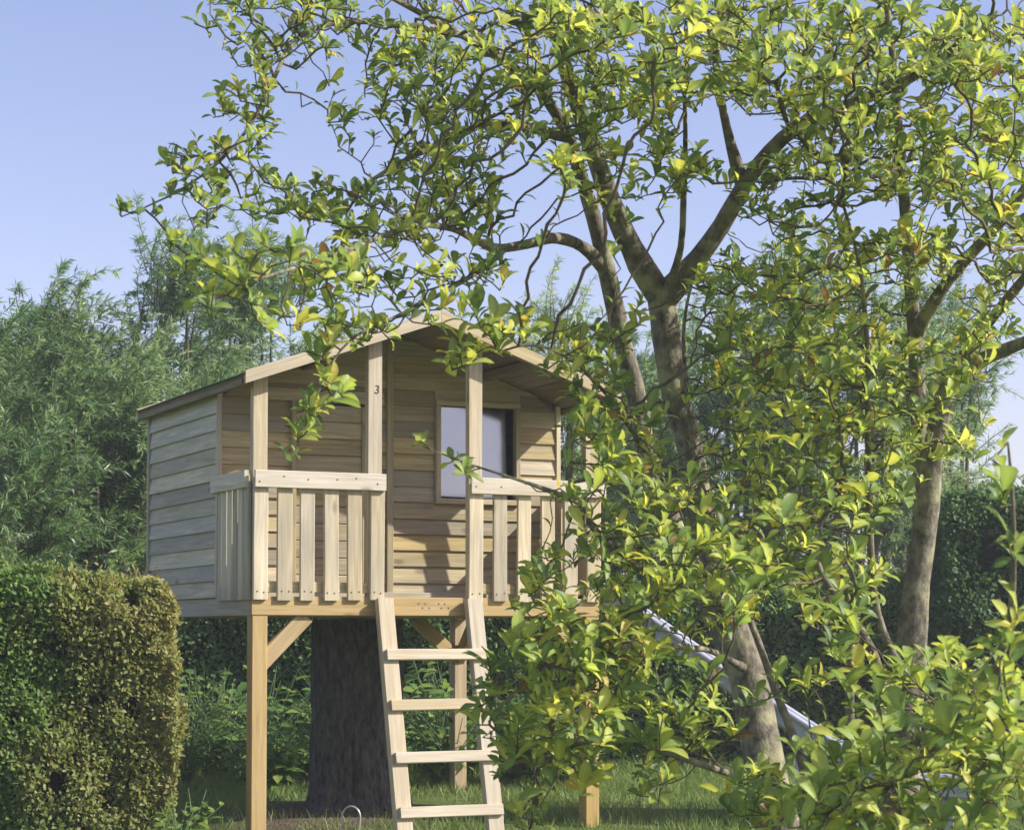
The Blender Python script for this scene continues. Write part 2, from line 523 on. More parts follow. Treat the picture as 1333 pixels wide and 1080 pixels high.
def build_house():
    H = HOUSE
    house = empty('playhouse', H, 'small wooden playhouse on stilts with gabled roof and slatted porch', 'playhouse')

    def B(name, par, mat, a, b, T, Hh, up, ch=0.003):
        return bar(name, par, mat, a, b, T, Hh, up, H, ch)

    # ---- deck: joists, floor boards, fascia
    deck = B('deck', house, W_LEG, (0.04, 0.9, DECK - 0.055), (WID - 0.04, 0.9, DECK - 0.055), 0.045, 0.066, (0, 0, 1))
    for y in (0.35, 1.35):
        B('joist', deck, W_LEG, (0.04, y, DECK - 0.055), (WID - 0.04, y, DECK - 0.055), 0.045, 0.066, (0, 0, 1))
    nfb = 15
    for k in range(nfb):
        y = 0.055 + (DEP - 0.10) * (k + 0.5) / nfb
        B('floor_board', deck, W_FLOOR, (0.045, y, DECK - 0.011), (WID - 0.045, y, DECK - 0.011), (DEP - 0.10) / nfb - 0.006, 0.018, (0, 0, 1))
    B('fascia', deck, W_LEG, (0.0, 0.019, DECK - 0.042), (WID, 0.019, DECK - 0.042), 0.038, 0.088, (0, 0, 1))
    B('fascia', deck, W_SIDE, (0.019, 0.041, DECK - 0.042), (0.019, DEP, DECK - 0.042), 0.038, 0.088, (0, 0, 1))
    B('fascia', deck, W_LEG, (WID - 0.019, 0.041, DECK - 0.042), (WID - 0.019, DEP, DECK - 0.042), 0.038, 0.088, (0, 0, 1))
    B('fascia', deck, W_LEG, (0.041, DEP - 0.019, DECK - 0.042), (WID - 0.041, DEP - 0.019, DECK - 0.042), 0.036, 0.088, (0, 0, 1))

    # ---- legs and braces
    zt = DECK - 0.088
    for u, v in ((0.038, 0.038), (WID - 0.038, 0.038), (0.038, DEP - 0.04), (WID - 0.038, DEP - 0.04)):
        B('leg', house, W_LEG, (u, v, -0.06), (u, v, zt), 0.074, 0.074, (0, 1, 0))

    def brace(a, b, up):
        B('brace', house, W_LEG, a, b, 0.04, 0.075, up)
    brace((0.03, 0.042, zt - 0.245), (0.275, 0.042, zt - 0.00), (0, 0, 1))
    brace((WID - 0.03, 0.042, zt - 0.245), (WID - 0.275, 0.042, zt - 0.00), (0, 0, 1))
    brace((0.036, DEP - 0.03, zt - 0.245), (0.036, DEP - 0.275, zt), (0, 0, 1))
    brace((WID - 0.03, DEP - 0.046, zt - 0.245), (WID - 0.30, DEP - 0.046, zt), (0, 0, 1))
    brace((WID - 0.036, DEP - 0.03, zt - 0.245), (WID - 0.036, DEP - 0.275, zt), (0, 0, 1))

    # ---- porch posts
    posts = ((0.037, 0.0), (0.605, 0.0), (1.128, 0.0), (WID - 0.037, 0.0))
    pobj = []
    for u, v in posts:
        # post tops are cut to the slope of the roof
        w2, y0, y1, z0 = 0.034, 0.003, 0.048, DECK + 0.001
        a, b = roof_under(u - w2) - 0.002, roof_under(u + w2) - 0.002
        pobj.append(hexa('post', house, W_POST,
                         [(u - w2, y1, z0), (u + w2, y1, z0), (u + w2, y1, b), (u - w2, y1, a),
                          (u - w2, y0, z0), (u + w2, y0, z0), (u + w2, y0, b), (u - w2, y0, a)], H, (0, 0, 1), (0, 1, 0)))
    # the figure 3 on the second post
    cu = bpy.data.curves.new('digit', 'FONT')
    cu.body = '3'; cu.size = 0.058; cu.extrude = 0.0006; cu.align_x = 'CENTER'
    tmp = bpy.data.objects.new('tmp', cu); col.objects.link(tmp)
    bpy.context.view_layer.update()
    dg = bpy.context.evaluated_depsgraph_get()
    me = bpy.data.meshes.new_from_object(tmp.evaluated_get(dg))
    bpy.data.objects.remove(tmp)
    me.materials.clear()
    link('number', me, M_INK, pobj[1], H @ Matrix.Translation((0.612, 0.0018, 2.135)) @ Matrix.Rotation(math.pi / 2, 4, 'X') @ Matrix.Rotation(R(-6), 4, 'Z'))

    # ---- railings
    RT = 1.752                                     # top of the hand rail
    zs0, zs1 = DECK - 0.014, RT - 0.03

    def railing(u0, u1, n):
        top = B('railing', house, W_RAIL, (u0, -0.030, RT - 0.040), (u1, -0.030, RT - 0.040), 0.021, 0.080, (0, 0, 1))
        pitch = (u1 - u0 - 0.074) / (n - 1)
        for k in range(n):
            uc = u0 + 0.037 + k * pitch + random.uniform(-0.004, 0.004)
            lean = random.uniform(-0.003, 0.003)
            B('slat', top, W_SLAT, (uc + lean, -0.0098, zs0 + random.uniform(-0.003, 0.003)), (uc, -0.0098, zs1 - (0.02)), 0.018, random.uniform(0.070, 0.077), (1, 0, 0))
        B('lower_rail', top, W_CLAD, (u0 + 0.075, 0.020, DECK + 0.045), (u1 - 0.075, 0.020, DECK + 0.045), 0.03, 0.05, (0, 0, 1))
    railing(0.0, 0.645, 6)
    railing(1.088, WID, 6)
    # left side and right side of the porch
    for s, uu in ((0, 0.0), (1, WID)):
        sg = -1 if s == 0 else 1
        top = B('railing', house, W_SIDE if s == 0 else W_RAIL, (uu + sg * 0.030, 0.0, RT - 0.040), (uu + sg * 0.030, POR + 0.03, RT - 0.040), 0.021, 0.080, (0, 0, 1))
        for k in range(6):
            v = 0.045 + k * 0.0815
            B('slat', top, W_SIDE if s == 0 else W_SLAT, (uu + sg * 0.0098, v, zs0), (uu + sg * 0.0098, v, zs1 - 0.02), 0.018, 0.066, (0, 1, 0))

    # ---- walls: an inner panel with overlapping boards in front of it
    EXPO, NB = 0.0805, 20

    def wall(name, origin, along, out, length, openings, gable, mat, skip=()):
        """boards are laid from the deck up; openings = list of (u0,u1,z0,z1)"""
        o, al, ou = Vector(origin), Vector(along), Vector(out)

        def pt(u, off, z):
            p = o + al * u + ou * off
            return (p.x, p.y, z)

        def top(u):
            return roof_under(u if gable else (0.0 if origin[0] < 0.5 else WID)) - 0.004
        # inner panel pieces (frame timbers) between the openings
        backs = []
        spans = [(0.01, length - 0.01, None)]
        wobj = None
        cuts = sorted(openings)
        edges = [0.01] + sum([[c[0], c[1]] for c in cuts], []) + [length - 0.01]
        for i in range(len(edges) - 1):
            u0, u1 = edges[i] + 0.001, edges[i + 1] - 0.001
            op = [c for c in cuts if abs(c[0] - edges[i]) < 1e-6 and abs(c[1] - edges[i + 1]) < 1e-6]
            zz = [(DECK + 0.002, None)]
            if op:
                zz = [(DECK + 0.002, op[0][2]), (op[0][3], None)]
            for za, zb in zz:
                us = [u0, u1]
                if gable and u0 < RIDGE_U < u1 and zb is None:
                    us = [u0, RIDGE_U, u1]
                for j in range(len(us) - 1):
                    a, b = us[j], us[j + 1]
                    ta = zb if zb is not None else top(a)
                    tb = zb if zb is not None else top(b)
                    if ta - za < 0.005 and tb - za < 0.005:
                        continue
                    pts = [pt(a, -0.014, za), pt(b, -0.014, za), pt(b, -0.014, tb), pt(a, -0.014, ta),
                           pt(a, -0.002, za), pt(b, -0.002, za), pt(b, -0.002, tb), pt(a, -0.002, ta)]
                    ob = hexa(name if wobj is None else 'inner_panel', house if wobj is None else wobj, W_INNER, pts, H, al, (0, 0, 1))
                    wobj = wobj or ob
        for k in range(NB):
            z0, z1 = DECK + 0.004 + k * EXPO, DECK + 0.004 + (k + 1) * EXPO + 0.012
            tmax = max(top(0), top(length), top(RIDGE_U) if gable else 0)
            if z0 > tmax - 0.02:
                break
            segs = [(0.0, length)]
            for (a, b, za, zb) in openings:
                if z1 - 0.012 > za + 0.004 and z0 < zb - 0.004:
                    ns = []
                    for s0, s1 in segs:
                        if b <= s0 or a >= s1:
                            ns.append((s0, s1)); continue
                        if a > s0 + 0.01: ns.append((s0, a))
                        if b < s1 - 0.01: ns.append((b, s1))
                    segs = ns
            for s0, s1 in segs:
                u0, u1 = s0 + 0.001, s1 - 0.001
                j = random.uniform(-0.0025, 0.0025)
                if gable:
                    # clip the board to the triangle of the gable
                    def lim(z):
                        half = (RIDGE_Z - ROOF_T * 1.06 - 0.004 - z) / SLOPE
                        return max(u0, RIDGE_U - half), min(u1, RIDGE_U + half)
                    lo0, hi0 = lim(z0 + j); 
                    zt_ = z1 + j
                    lo1, hi1 = lim(zt_)
                    if hi0 - lo0 < 0.02: continue
                    if hi1 - lo1 < 0.004:
                        lo1 = min(max(RIDGE_U - 0.002, u0), u1 - 0.004); hi1 = lo1 + 0.004
                        zt_ = min(zt_, roof_under(lo1) - 0.004)
                    pb = [(lo0, z0 + j), (hi0, z0 + j), (hi1, zt_), (lo1, zt_)]
                else:
                    zt_ = min(z1 + j, top(0))
                    if zt_ - z0 < 0.015: continue
                    pb = [(u0, z0 + j), (u1, z0 + j), (u1, zt_), (u0, zt_)]
                fo = (0.0195 + random.uniform(-0.002, 0.0025), 0.005)
                pts = [pt(p[0], -0.001 if i < 2 else -0.001, p[1]) for i, p in enumerate(pb)] + \
                      [pt(p[0], fo[0] if i < 2 else fo[1], p[1]) for i, p in enumerate(pb)]
                hexa('plank', wobj, mat, pts, H, al, (0, 0, 1))
        return wobj

    door = (0.376, 0.752, DECK + 0.02, 2.135)
    win = (1.118, 1.590, 1.655, 2.180)
    fw = wall('front_wall', (0, POR, 0), (1, 0, 0), (0, -1, 0), WID, [door, win], True, W_CLAD)
    wall('side_wall', (0, POR + 0.002, 0), (0, 1, 0), (-1, 0, 0), DEP - POR - 0.004, [], False, W_SIDE)
    wall('side_wall', (WID, POR + 0.002, 0), (0, 1, 0), (1, 0, 0), DEP - POR - 0.004, [], False, W_CLAD)
    wall('rear_wall', (0, DEP, 0), (1, 0, 0), (0, 1, 0), WID, [], True, W_SIDE)
    # corner strips
    for u, v, m in ((-0.012, POR - 0.012, W_SLAT), (-0.012, DEP + 0.012, W_SIDE), (WID + 0.012, POR - 0.012, W_SLAT), (WID + 0.012, DEP + 0.012, W_SIDE)):
        B('corner_strip', house, m, (u, v, DECK + 0.002), (u, v, roof_under(u) - 0.012), 0.026, 0.026, (0, 1, 0))
    # cover strip between the two wall panels, lit corner batten by the door
    B('cover_strip', fw, W_CLAD, (0.872, POR - 0.023, DECK + 0.003), (0.872, POR - 0.023, roof_under(0.872) - 0.05), 0.012, 0.036, (1, 0, 0))
    B('skirting', fw, W_SLAT, (0.02, POR - 0.026, DECK + 0.018), (WID - 0.02, POR - 0.026, DECK + 0.018), 0.014, 0.034, (0, 0, 1))
    # ---- door of horizontal boards in its frame
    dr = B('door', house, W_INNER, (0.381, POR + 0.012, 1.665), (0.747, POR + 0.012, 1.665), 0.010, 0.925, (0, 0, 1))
    nd = 11
    for k in range(nd):
        z = 1.205 + (k + 0.5) * 0.0838
        B('plank', dr, W_CLAD, (0.383, POR - 0.001, z), (0.745, POR - 0.001, z), 0.014, 0.0815, (0, 0, 1), 0.004)
    for u in (0.364, 0.764):
        B('jamb', dr, W_CLAD, (u, POR - 0.0255, DECK + 0.037), (u, POR - 0.0255, 2.135), 0.018, 0.024, (1, 0, 0))
    B('lintel', dr, W_SLAT, (0.20, POR - 0.0255, 2.166), (0.835, POR - 0.0255, 2.166), 0.018, 0.060, (0, 0, 1))
    B('hinge_strip', dr, W_CLAD, (0.735, POR - 0.0145, 1.215), (0.735, POR - 0.0145, 2.12), 0.012, 0.02, (1, 0, 0))
    # ---- window: frame and slightly tilted acrylic pane
    u0, u1, z0, z1 = win
    wn = B('window', house, W_CLAD, (u0 + 0.001, POR - 0.016, z0 + 0.014), (u1 - 0.001, POR - 0.016, z0 + 0.014), 0.040, 0.028, (0, 0, 1))
    B('frame', wn, W_CLAD, (u0 + 0.001, POR - 0.016, z1 - 0.014), (u1 - 0.001, POR - 0.016, z1 - 0.014), 0.040, 0.028, (0, 0, 1))
    for u in (u0 + 0.014, u1 - 0.014):
        B('frame', wn, W_CLAD, (u, POR - 0.016, z0 + 0.029), (u, POR - 0.016, z1 - 0.029), 0.040, 0.026, (1, 0, 0))
    B('head_board', wn, W_CLAD, (u0 - 0.002, POR - 0.012, z1 + 0.026), (u1 + 0.002, POR - 0.012, z1 + 0.026), 0.016, 0.060, (0, 0, 1))
    pa = [(u0 + 0.030, POR - 0.006, z0 + 0.040), (u1 - 0.066, POR - 0.006, z0 + 0.030), (u1 - 0.070, POR + 0.004, z1 - 0.034), (u0 + 0.030, POR + 0.004, z1 - 0.030)]
    pts = [(p[0], p[1] + 0.003, p[2]) for p in pa] + pa
    hexa('pane', wn, M_PANE, pts, H, (1, 0, 0), (0, 0, 1))

    # ---- roof: boards running front to back, felt on top, barge boards
    OV, F0, F1 = 0.070, -0.080, DEP + 0.05
    ridge = B('roof', house, W_ROOF, (RIDGE_U, POR + 0.02, RIDGE_Z - 0.068), (RIDGE_U, DEP - 0.02, RIDGE_Z - 0.068), 0.034, 0.06, (0, 0, 1))
    nb = 8
    for s in (-1, 1):
        L = RIDGE_U + OV
        nrm = Vector((s * SLOPE, 0, 1)).normalized()
        for k in range(nb):
            a0, a1 = L * k / nb + 0.001, L * (k + 1) / nb - 0.003
            q = []
            for off in (-ROOF_T, 0.0):
                for (a, v) in ((a0, F0), (a1, F0), (a1, F1), (a0, F1)):
                    q.append((RIDGE_U + s * a + nrm.x * off * 0.999, v, RIDGE_Z - SLOPE * a + nrm.z * off))
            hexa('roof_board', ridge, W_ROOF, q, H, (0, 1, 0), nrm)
        # felt in four courses
        for k in range(4):
            a0, a1 = (L + 0.012) * k / 4, (L + 0.012) * (k + 1) / 4 + (0.02 if k < 3 else 0)
            q = []
            for off in (0.0015, 0.0055):
                for (a, v) in ((a0, F0 - 0.008), (a1, F0 - 0.008), (a1, F1 + 0.008), (a0, F1 + 0.008)):
                    lift = 0.004 if (a == a1 and k < 3) else 0
                    q.append((RIDGE_U + s * (a + 0.001), v, RIDGE_Z - SLOPE * a + off + lift))
            hexa('felt_sheet', ridge, M_FELT, q, H, (0, 1, 0), nrm)
        # barge boards front and back
        for v, th in ((F0 - 0.0115, 0.020), (F1 + 0.0115, 0.020)):
            q = []
            for vv in (v + th / 2, v - th / 2):
                for (a, dz) in ((0.0006, -0.045), (L + 0.0, -0.045), (L + 0.0, 0.014), (0.0006, 0.014)):
                    q.append((RIDGE_U + s * a, vv, RIDGE_Z - SLOPE * a + dz))
            hexa('barge_board', ridge, W_POST, q, H, (s, 0, -SLOPE), (0, 0, 1))
        # rafter under the porch front and eave batten
        q = []
        for vv in (F0 + 0.036, F0 + 0.002):
            for (a, dz) in ((0.001, -0.044), (L - 0.03, -0.044), (L - 0.03, -ROOF_T - 0.003), (0.001, -ROOF_T - 0.003)):
                q.append((RIDGE_U + s * a, vv, RIDGE_Z - SLOPE * a + dz))
        hexa('rafter', ridge, W_ROOF, q, H, (s, 0, -SLOPE), (0, 0, 1))
        ue = RIDGE_U + s * (L - 0.012)
        B('eave_batten', ridge, W_ROOF, (ue, F0 + 0.04, RIDGE_Z - SLOPE * (L - 0.012) - 0.036), (ue, F1, RIDGE_Z - SLOPE * (L - 0.012) - 0.036), 0.022, 0.03, (0, 0, 1))
        ue = RIDGE_U + s * (L * 0.5)
        B('purlin', ridge, W_ROOF, (ue, F0 + 0.04, RIDGE_Z - SLOPE * L * 0.5 - 0.046), (ue, POR - 0.022, RIDGE_Z - SLOPE * L * 0.5 - 0.046), 0.03, 0.04, (0, 0, 1))
    # nail heads: on the fascia above the ladder, on rails and slats
    V, F = tube([(0, 0, 0), (0, -0.0015, 0)], [0.0042, 0.0036], 8)
    F2 = F.tolist() + [tuple(range(8, 16)), tuple(range(7, -1, -1))]
    nail = bpy.data.meshes.new('nail'); nail.from_pydata(V.tolist(), [], F2); nail.update()
    for k in range(8):
        u = 0.83 + (k % 4) * 0.017 + (0.10 if k > 3 else 0) + random.uniform(-0.003, 0.003)
        link('nail', nail, M_NAIL, deck, H @ Matrix.Translation((u, 0.0002, DECK - 0.028 - (k % 2) * 0.02)))
    for rail in [o for o in house.children if o.name.startswith('railing')]:
        loc = HOUSE.inverted() @ WM[rail].translation
        if loc.y > 0: continue
        for sl in [o for o in rail.children if o.name.startswith('slat')]:
            p = HOUSE.inverted() @ WM[sl].translation
            for dx in (-0.018, 0.018):
                j_ = random.uniform(-0.004, 0.004)
                link('nail', nail, M_NAIL, rail, H @ Matrix.Translation((p.x + dx + j_, -0.0189, DECK + 0.022 + j_)))
            link('nail', nail, M_NAIL, rail, H @ Matrix.Translation((p.x + random.uniform(-.02, .02), -0.0406, RT - 0.04 + random.uniform(-.02, .02))))
    return house


house = build_house()


# ------------------------------------------------------------------ ladder
def build_ladder():
    H = HOUSE
    lad = empty('ladder', H @ Matrix.Translation((0.87, -0.30, 0)), 'pale pine ladder with four flat rungs leaning on the playhouse deck', 'ladder')
    zt, zb, s = DECK - 0.008, -0.02, 0.275

    def at(z):
        return -0.030 - s * (zt - z) / (zt - zb)
    for u in (0.638, 1.098):
        me = bar('stringer', lad, W_LADDER, (u, at(zt), zt), (u, at(zb), zb), 0.044, 0.080, (1, 0, 0), H)
    for y, dz in ((852, 0), (918, 0), (985.5, 0), (1055, 0)):
        z = CAMZ + (825 - y) / FPX * 9.55
        yy = at(z) - 0.034
        bar('rung', lad, W_LADDER, (0.615, yy, z), (1.132, yy + random.uniform(-.002, .002), z + random.uniform(-.004, .004)), 0.022, 0.052, (0, 0.24, 1), H)


build_ladder()


# ------------------------------------------------------------------ slide
def build_slide():
    H = HOUSE @ Matrix.Translation((1.812, 0.30, 0)) @ Matrix.Rotation(R(-25.7 - 9.0), 4, 'Z')
    sl = empty('slide', H @ Matrix.Translation((1.9, 0, 0)), 'pale grey garden slide running down from the side of the playhouse deck', 'slide')
    ctrl = [(0.0, 1.185), (0.12, 1.18), (0.30, 1.07), (0.50, 0.93), (0.80, 0.72), (1.18, 0.47), (1.37, 0.36), (1.65, 0.24), (1.95, 0.21)]
    ts = np.linspace(0, len(ctrl) - 1, 49)
    pts = []
    c = np.array(ctrl)
    for t in ts:
        i = int(min(t, len(ctrl) - 2)); f = t - i
        p0, p1, p2, p3 = c[max(i - 1, 0)], c[i], c[i + 1], c[min(i + 2, len(c) - 1)]
        pts.append(0.5 * ((2 * p1) + (-p0 + p2) * f + (2 * p0 - 5 * p1 + 4 * p2 - p3) * f * f + (-p0 + 3 * p1 - 3 * p2 + p3) * f ** 3))
    pts = np.array(pts)
    wc, hw = 0.0, 0.185
    # closed profile (v across, n along the local normal): a shallow trough with thin walls
    prof = [(-hw, 0.065), (-hw + 0.012, 0.065), (-hw + 0.03, 0.012), (0, 0.0), (hw - 0.03, 0.012), (hw - 0.012, 0.065), (hw, 0.065), (hw, 0.0), (hw - 0.03, -0.012), (0, -0.018), (-hw + 0.03, -0.012), (-hw, 0.0)]
    T = np.gradient(pts, axis=0); T /= np.linalg.norm(T, axis=1)[:, None]
    Nn = np.stack([-T[:, 1], T[:, 0]], 1)
    V = []
    for p, n in zip(pts, Nn):
        for v, k in prof:
            V.append((p[0] + n[0] * k, wc + v, p[1] + n[1] * k))
    m = len(prof); F = []
    for i in range(len(pts) - 1):
        for j in range(m):
            j2 = (j + 1) % m
            F.append((i * m + j, i * m + j2, (i + 1) * m + j2, (i + 1) * m + j))
    F = F + [tuple(range(m - 1, -1, -1)), tuple(range((len(pts) - 1) * m, len(pts) * m))]
    me = bpy.data.meshes.new('chute'); me.from_pydata(V, [], F); me.update()
    link('chute', me, M_SLIDE, sl, H)
    for v in (-hw - 0.004, hw + 0.004):
        path = [(p[0] + n[0] * 0.068, wc + v, p[1] + n[1] * 0.068) for p, n in zip(pts, Nn)]
        V, F = tube(path, [0.017] * len(path), 8)
        link('side_rail', np_mesh('side_rail', V, F, smooth=True), M_SLIDE, sl, H)
    for v in (-0.15, 0.15):
        bar('support', sl, M_SLIDE, (1.14, wc + v, -0.02), (1.14, wc + v, 0.475), 0.04, 0.05, (1, 0, 0), H)
        bar('support', sl, M_SLIDE, (1.85, wc + v, -0.02), (1.85, wc + v, 0.195), 0.04, 0.05, (1, 0, 0), H)


build_slide()


# ------------------------------------------------------------------ the old stump that carries the deck, and the wire hoop
def build_stump():
    na, nz = 160, 110
    V = np.zeros((nz, na, 3))
    for i in range(nz):
        z = -0.05 + (DECK - 0.095 + 0.05) * i / (nz - 1)
        fl = 0.222 + 0.012 * (1 - z) + 0.05 * math.exp(-max(z - 0.09, 0) / 0.07)
        for j in range(na):
            a = 2 * math.pi * j / na
            ca, sa = math.cos(a), math.sin(a)
            lob = mnoise.noise((ca * 1.3, sa * 1.3, z * 0.5)) * 0.02 + math.sin(5 * a + 0.7) * 0.03 * math.exp(-max(z, 0) / 0.12)
            n1 = mnoise.noise((ca * 5.5, sa * 5.5, z * 1.8 + 7))
            n2 = mnoise.noise((ca * 11, sa * 11, z * 4.0))
            rid = (1 - abs(n1) * 3.2) * 0.013 + (1 - abs(n2) * 2.6) * 0.013
            r = fl + lob + rid
            V[i, j] = (r * ca, r * sa, z)
    V = V.reshape(-1, 3)
    i = np.arange(nz - 1)[:, None] * na; j = np.arange(na)[None, :]; j2 = (j + 1) % na
    F = np.stack([i + j, i + j2, i + na + j2, i + na + j], -1).reshape(-1, 4)
    me = np_mesh('tree_stump', V, F, smooth=True)
    o = link('tree_stump', me, M_STUMP, None, Matrix.Translation(STUMP))
    tag(o, 'thick dark stump with furrowed bark under the playhouse deck', 'stump')


build_stump()


def build_hoop():
    Y = 9.86
    c = unproj(455, 1060, Y)
    g0 = ground_h(c[0], Y)
    pts = []
    for k in range(25):
        a = math.pi * k / 24
        pts.append((c[0] + 0.008 - 0.044 * math.cos(a), Y + 0.01 * math.cos(a), 0.135 + 0.053 * math.sin(a)))
    x0, x1 = pts[0], pts[-1]
    pts = [(x0[0] - 0.010, x0[1], g0 - 0.04), (x0[0] - 0.003, x0[1], 0.09)] + pts + [(x1[0] - 0.004, x1[1], 0.09), (x1[0] - 0.016, x1[1], g0 - 0.04)]
    V, F = tube(pts, [0.0042] * len(pts), 8)
    o = link('wire_hoop', np_mesh('wire_hoop', V, F, smooth=True), M_WIRE)
    tag(o, 'small arched metal wire hoop stuck in the lawn before the stump', 'hoop')


build_hoop()


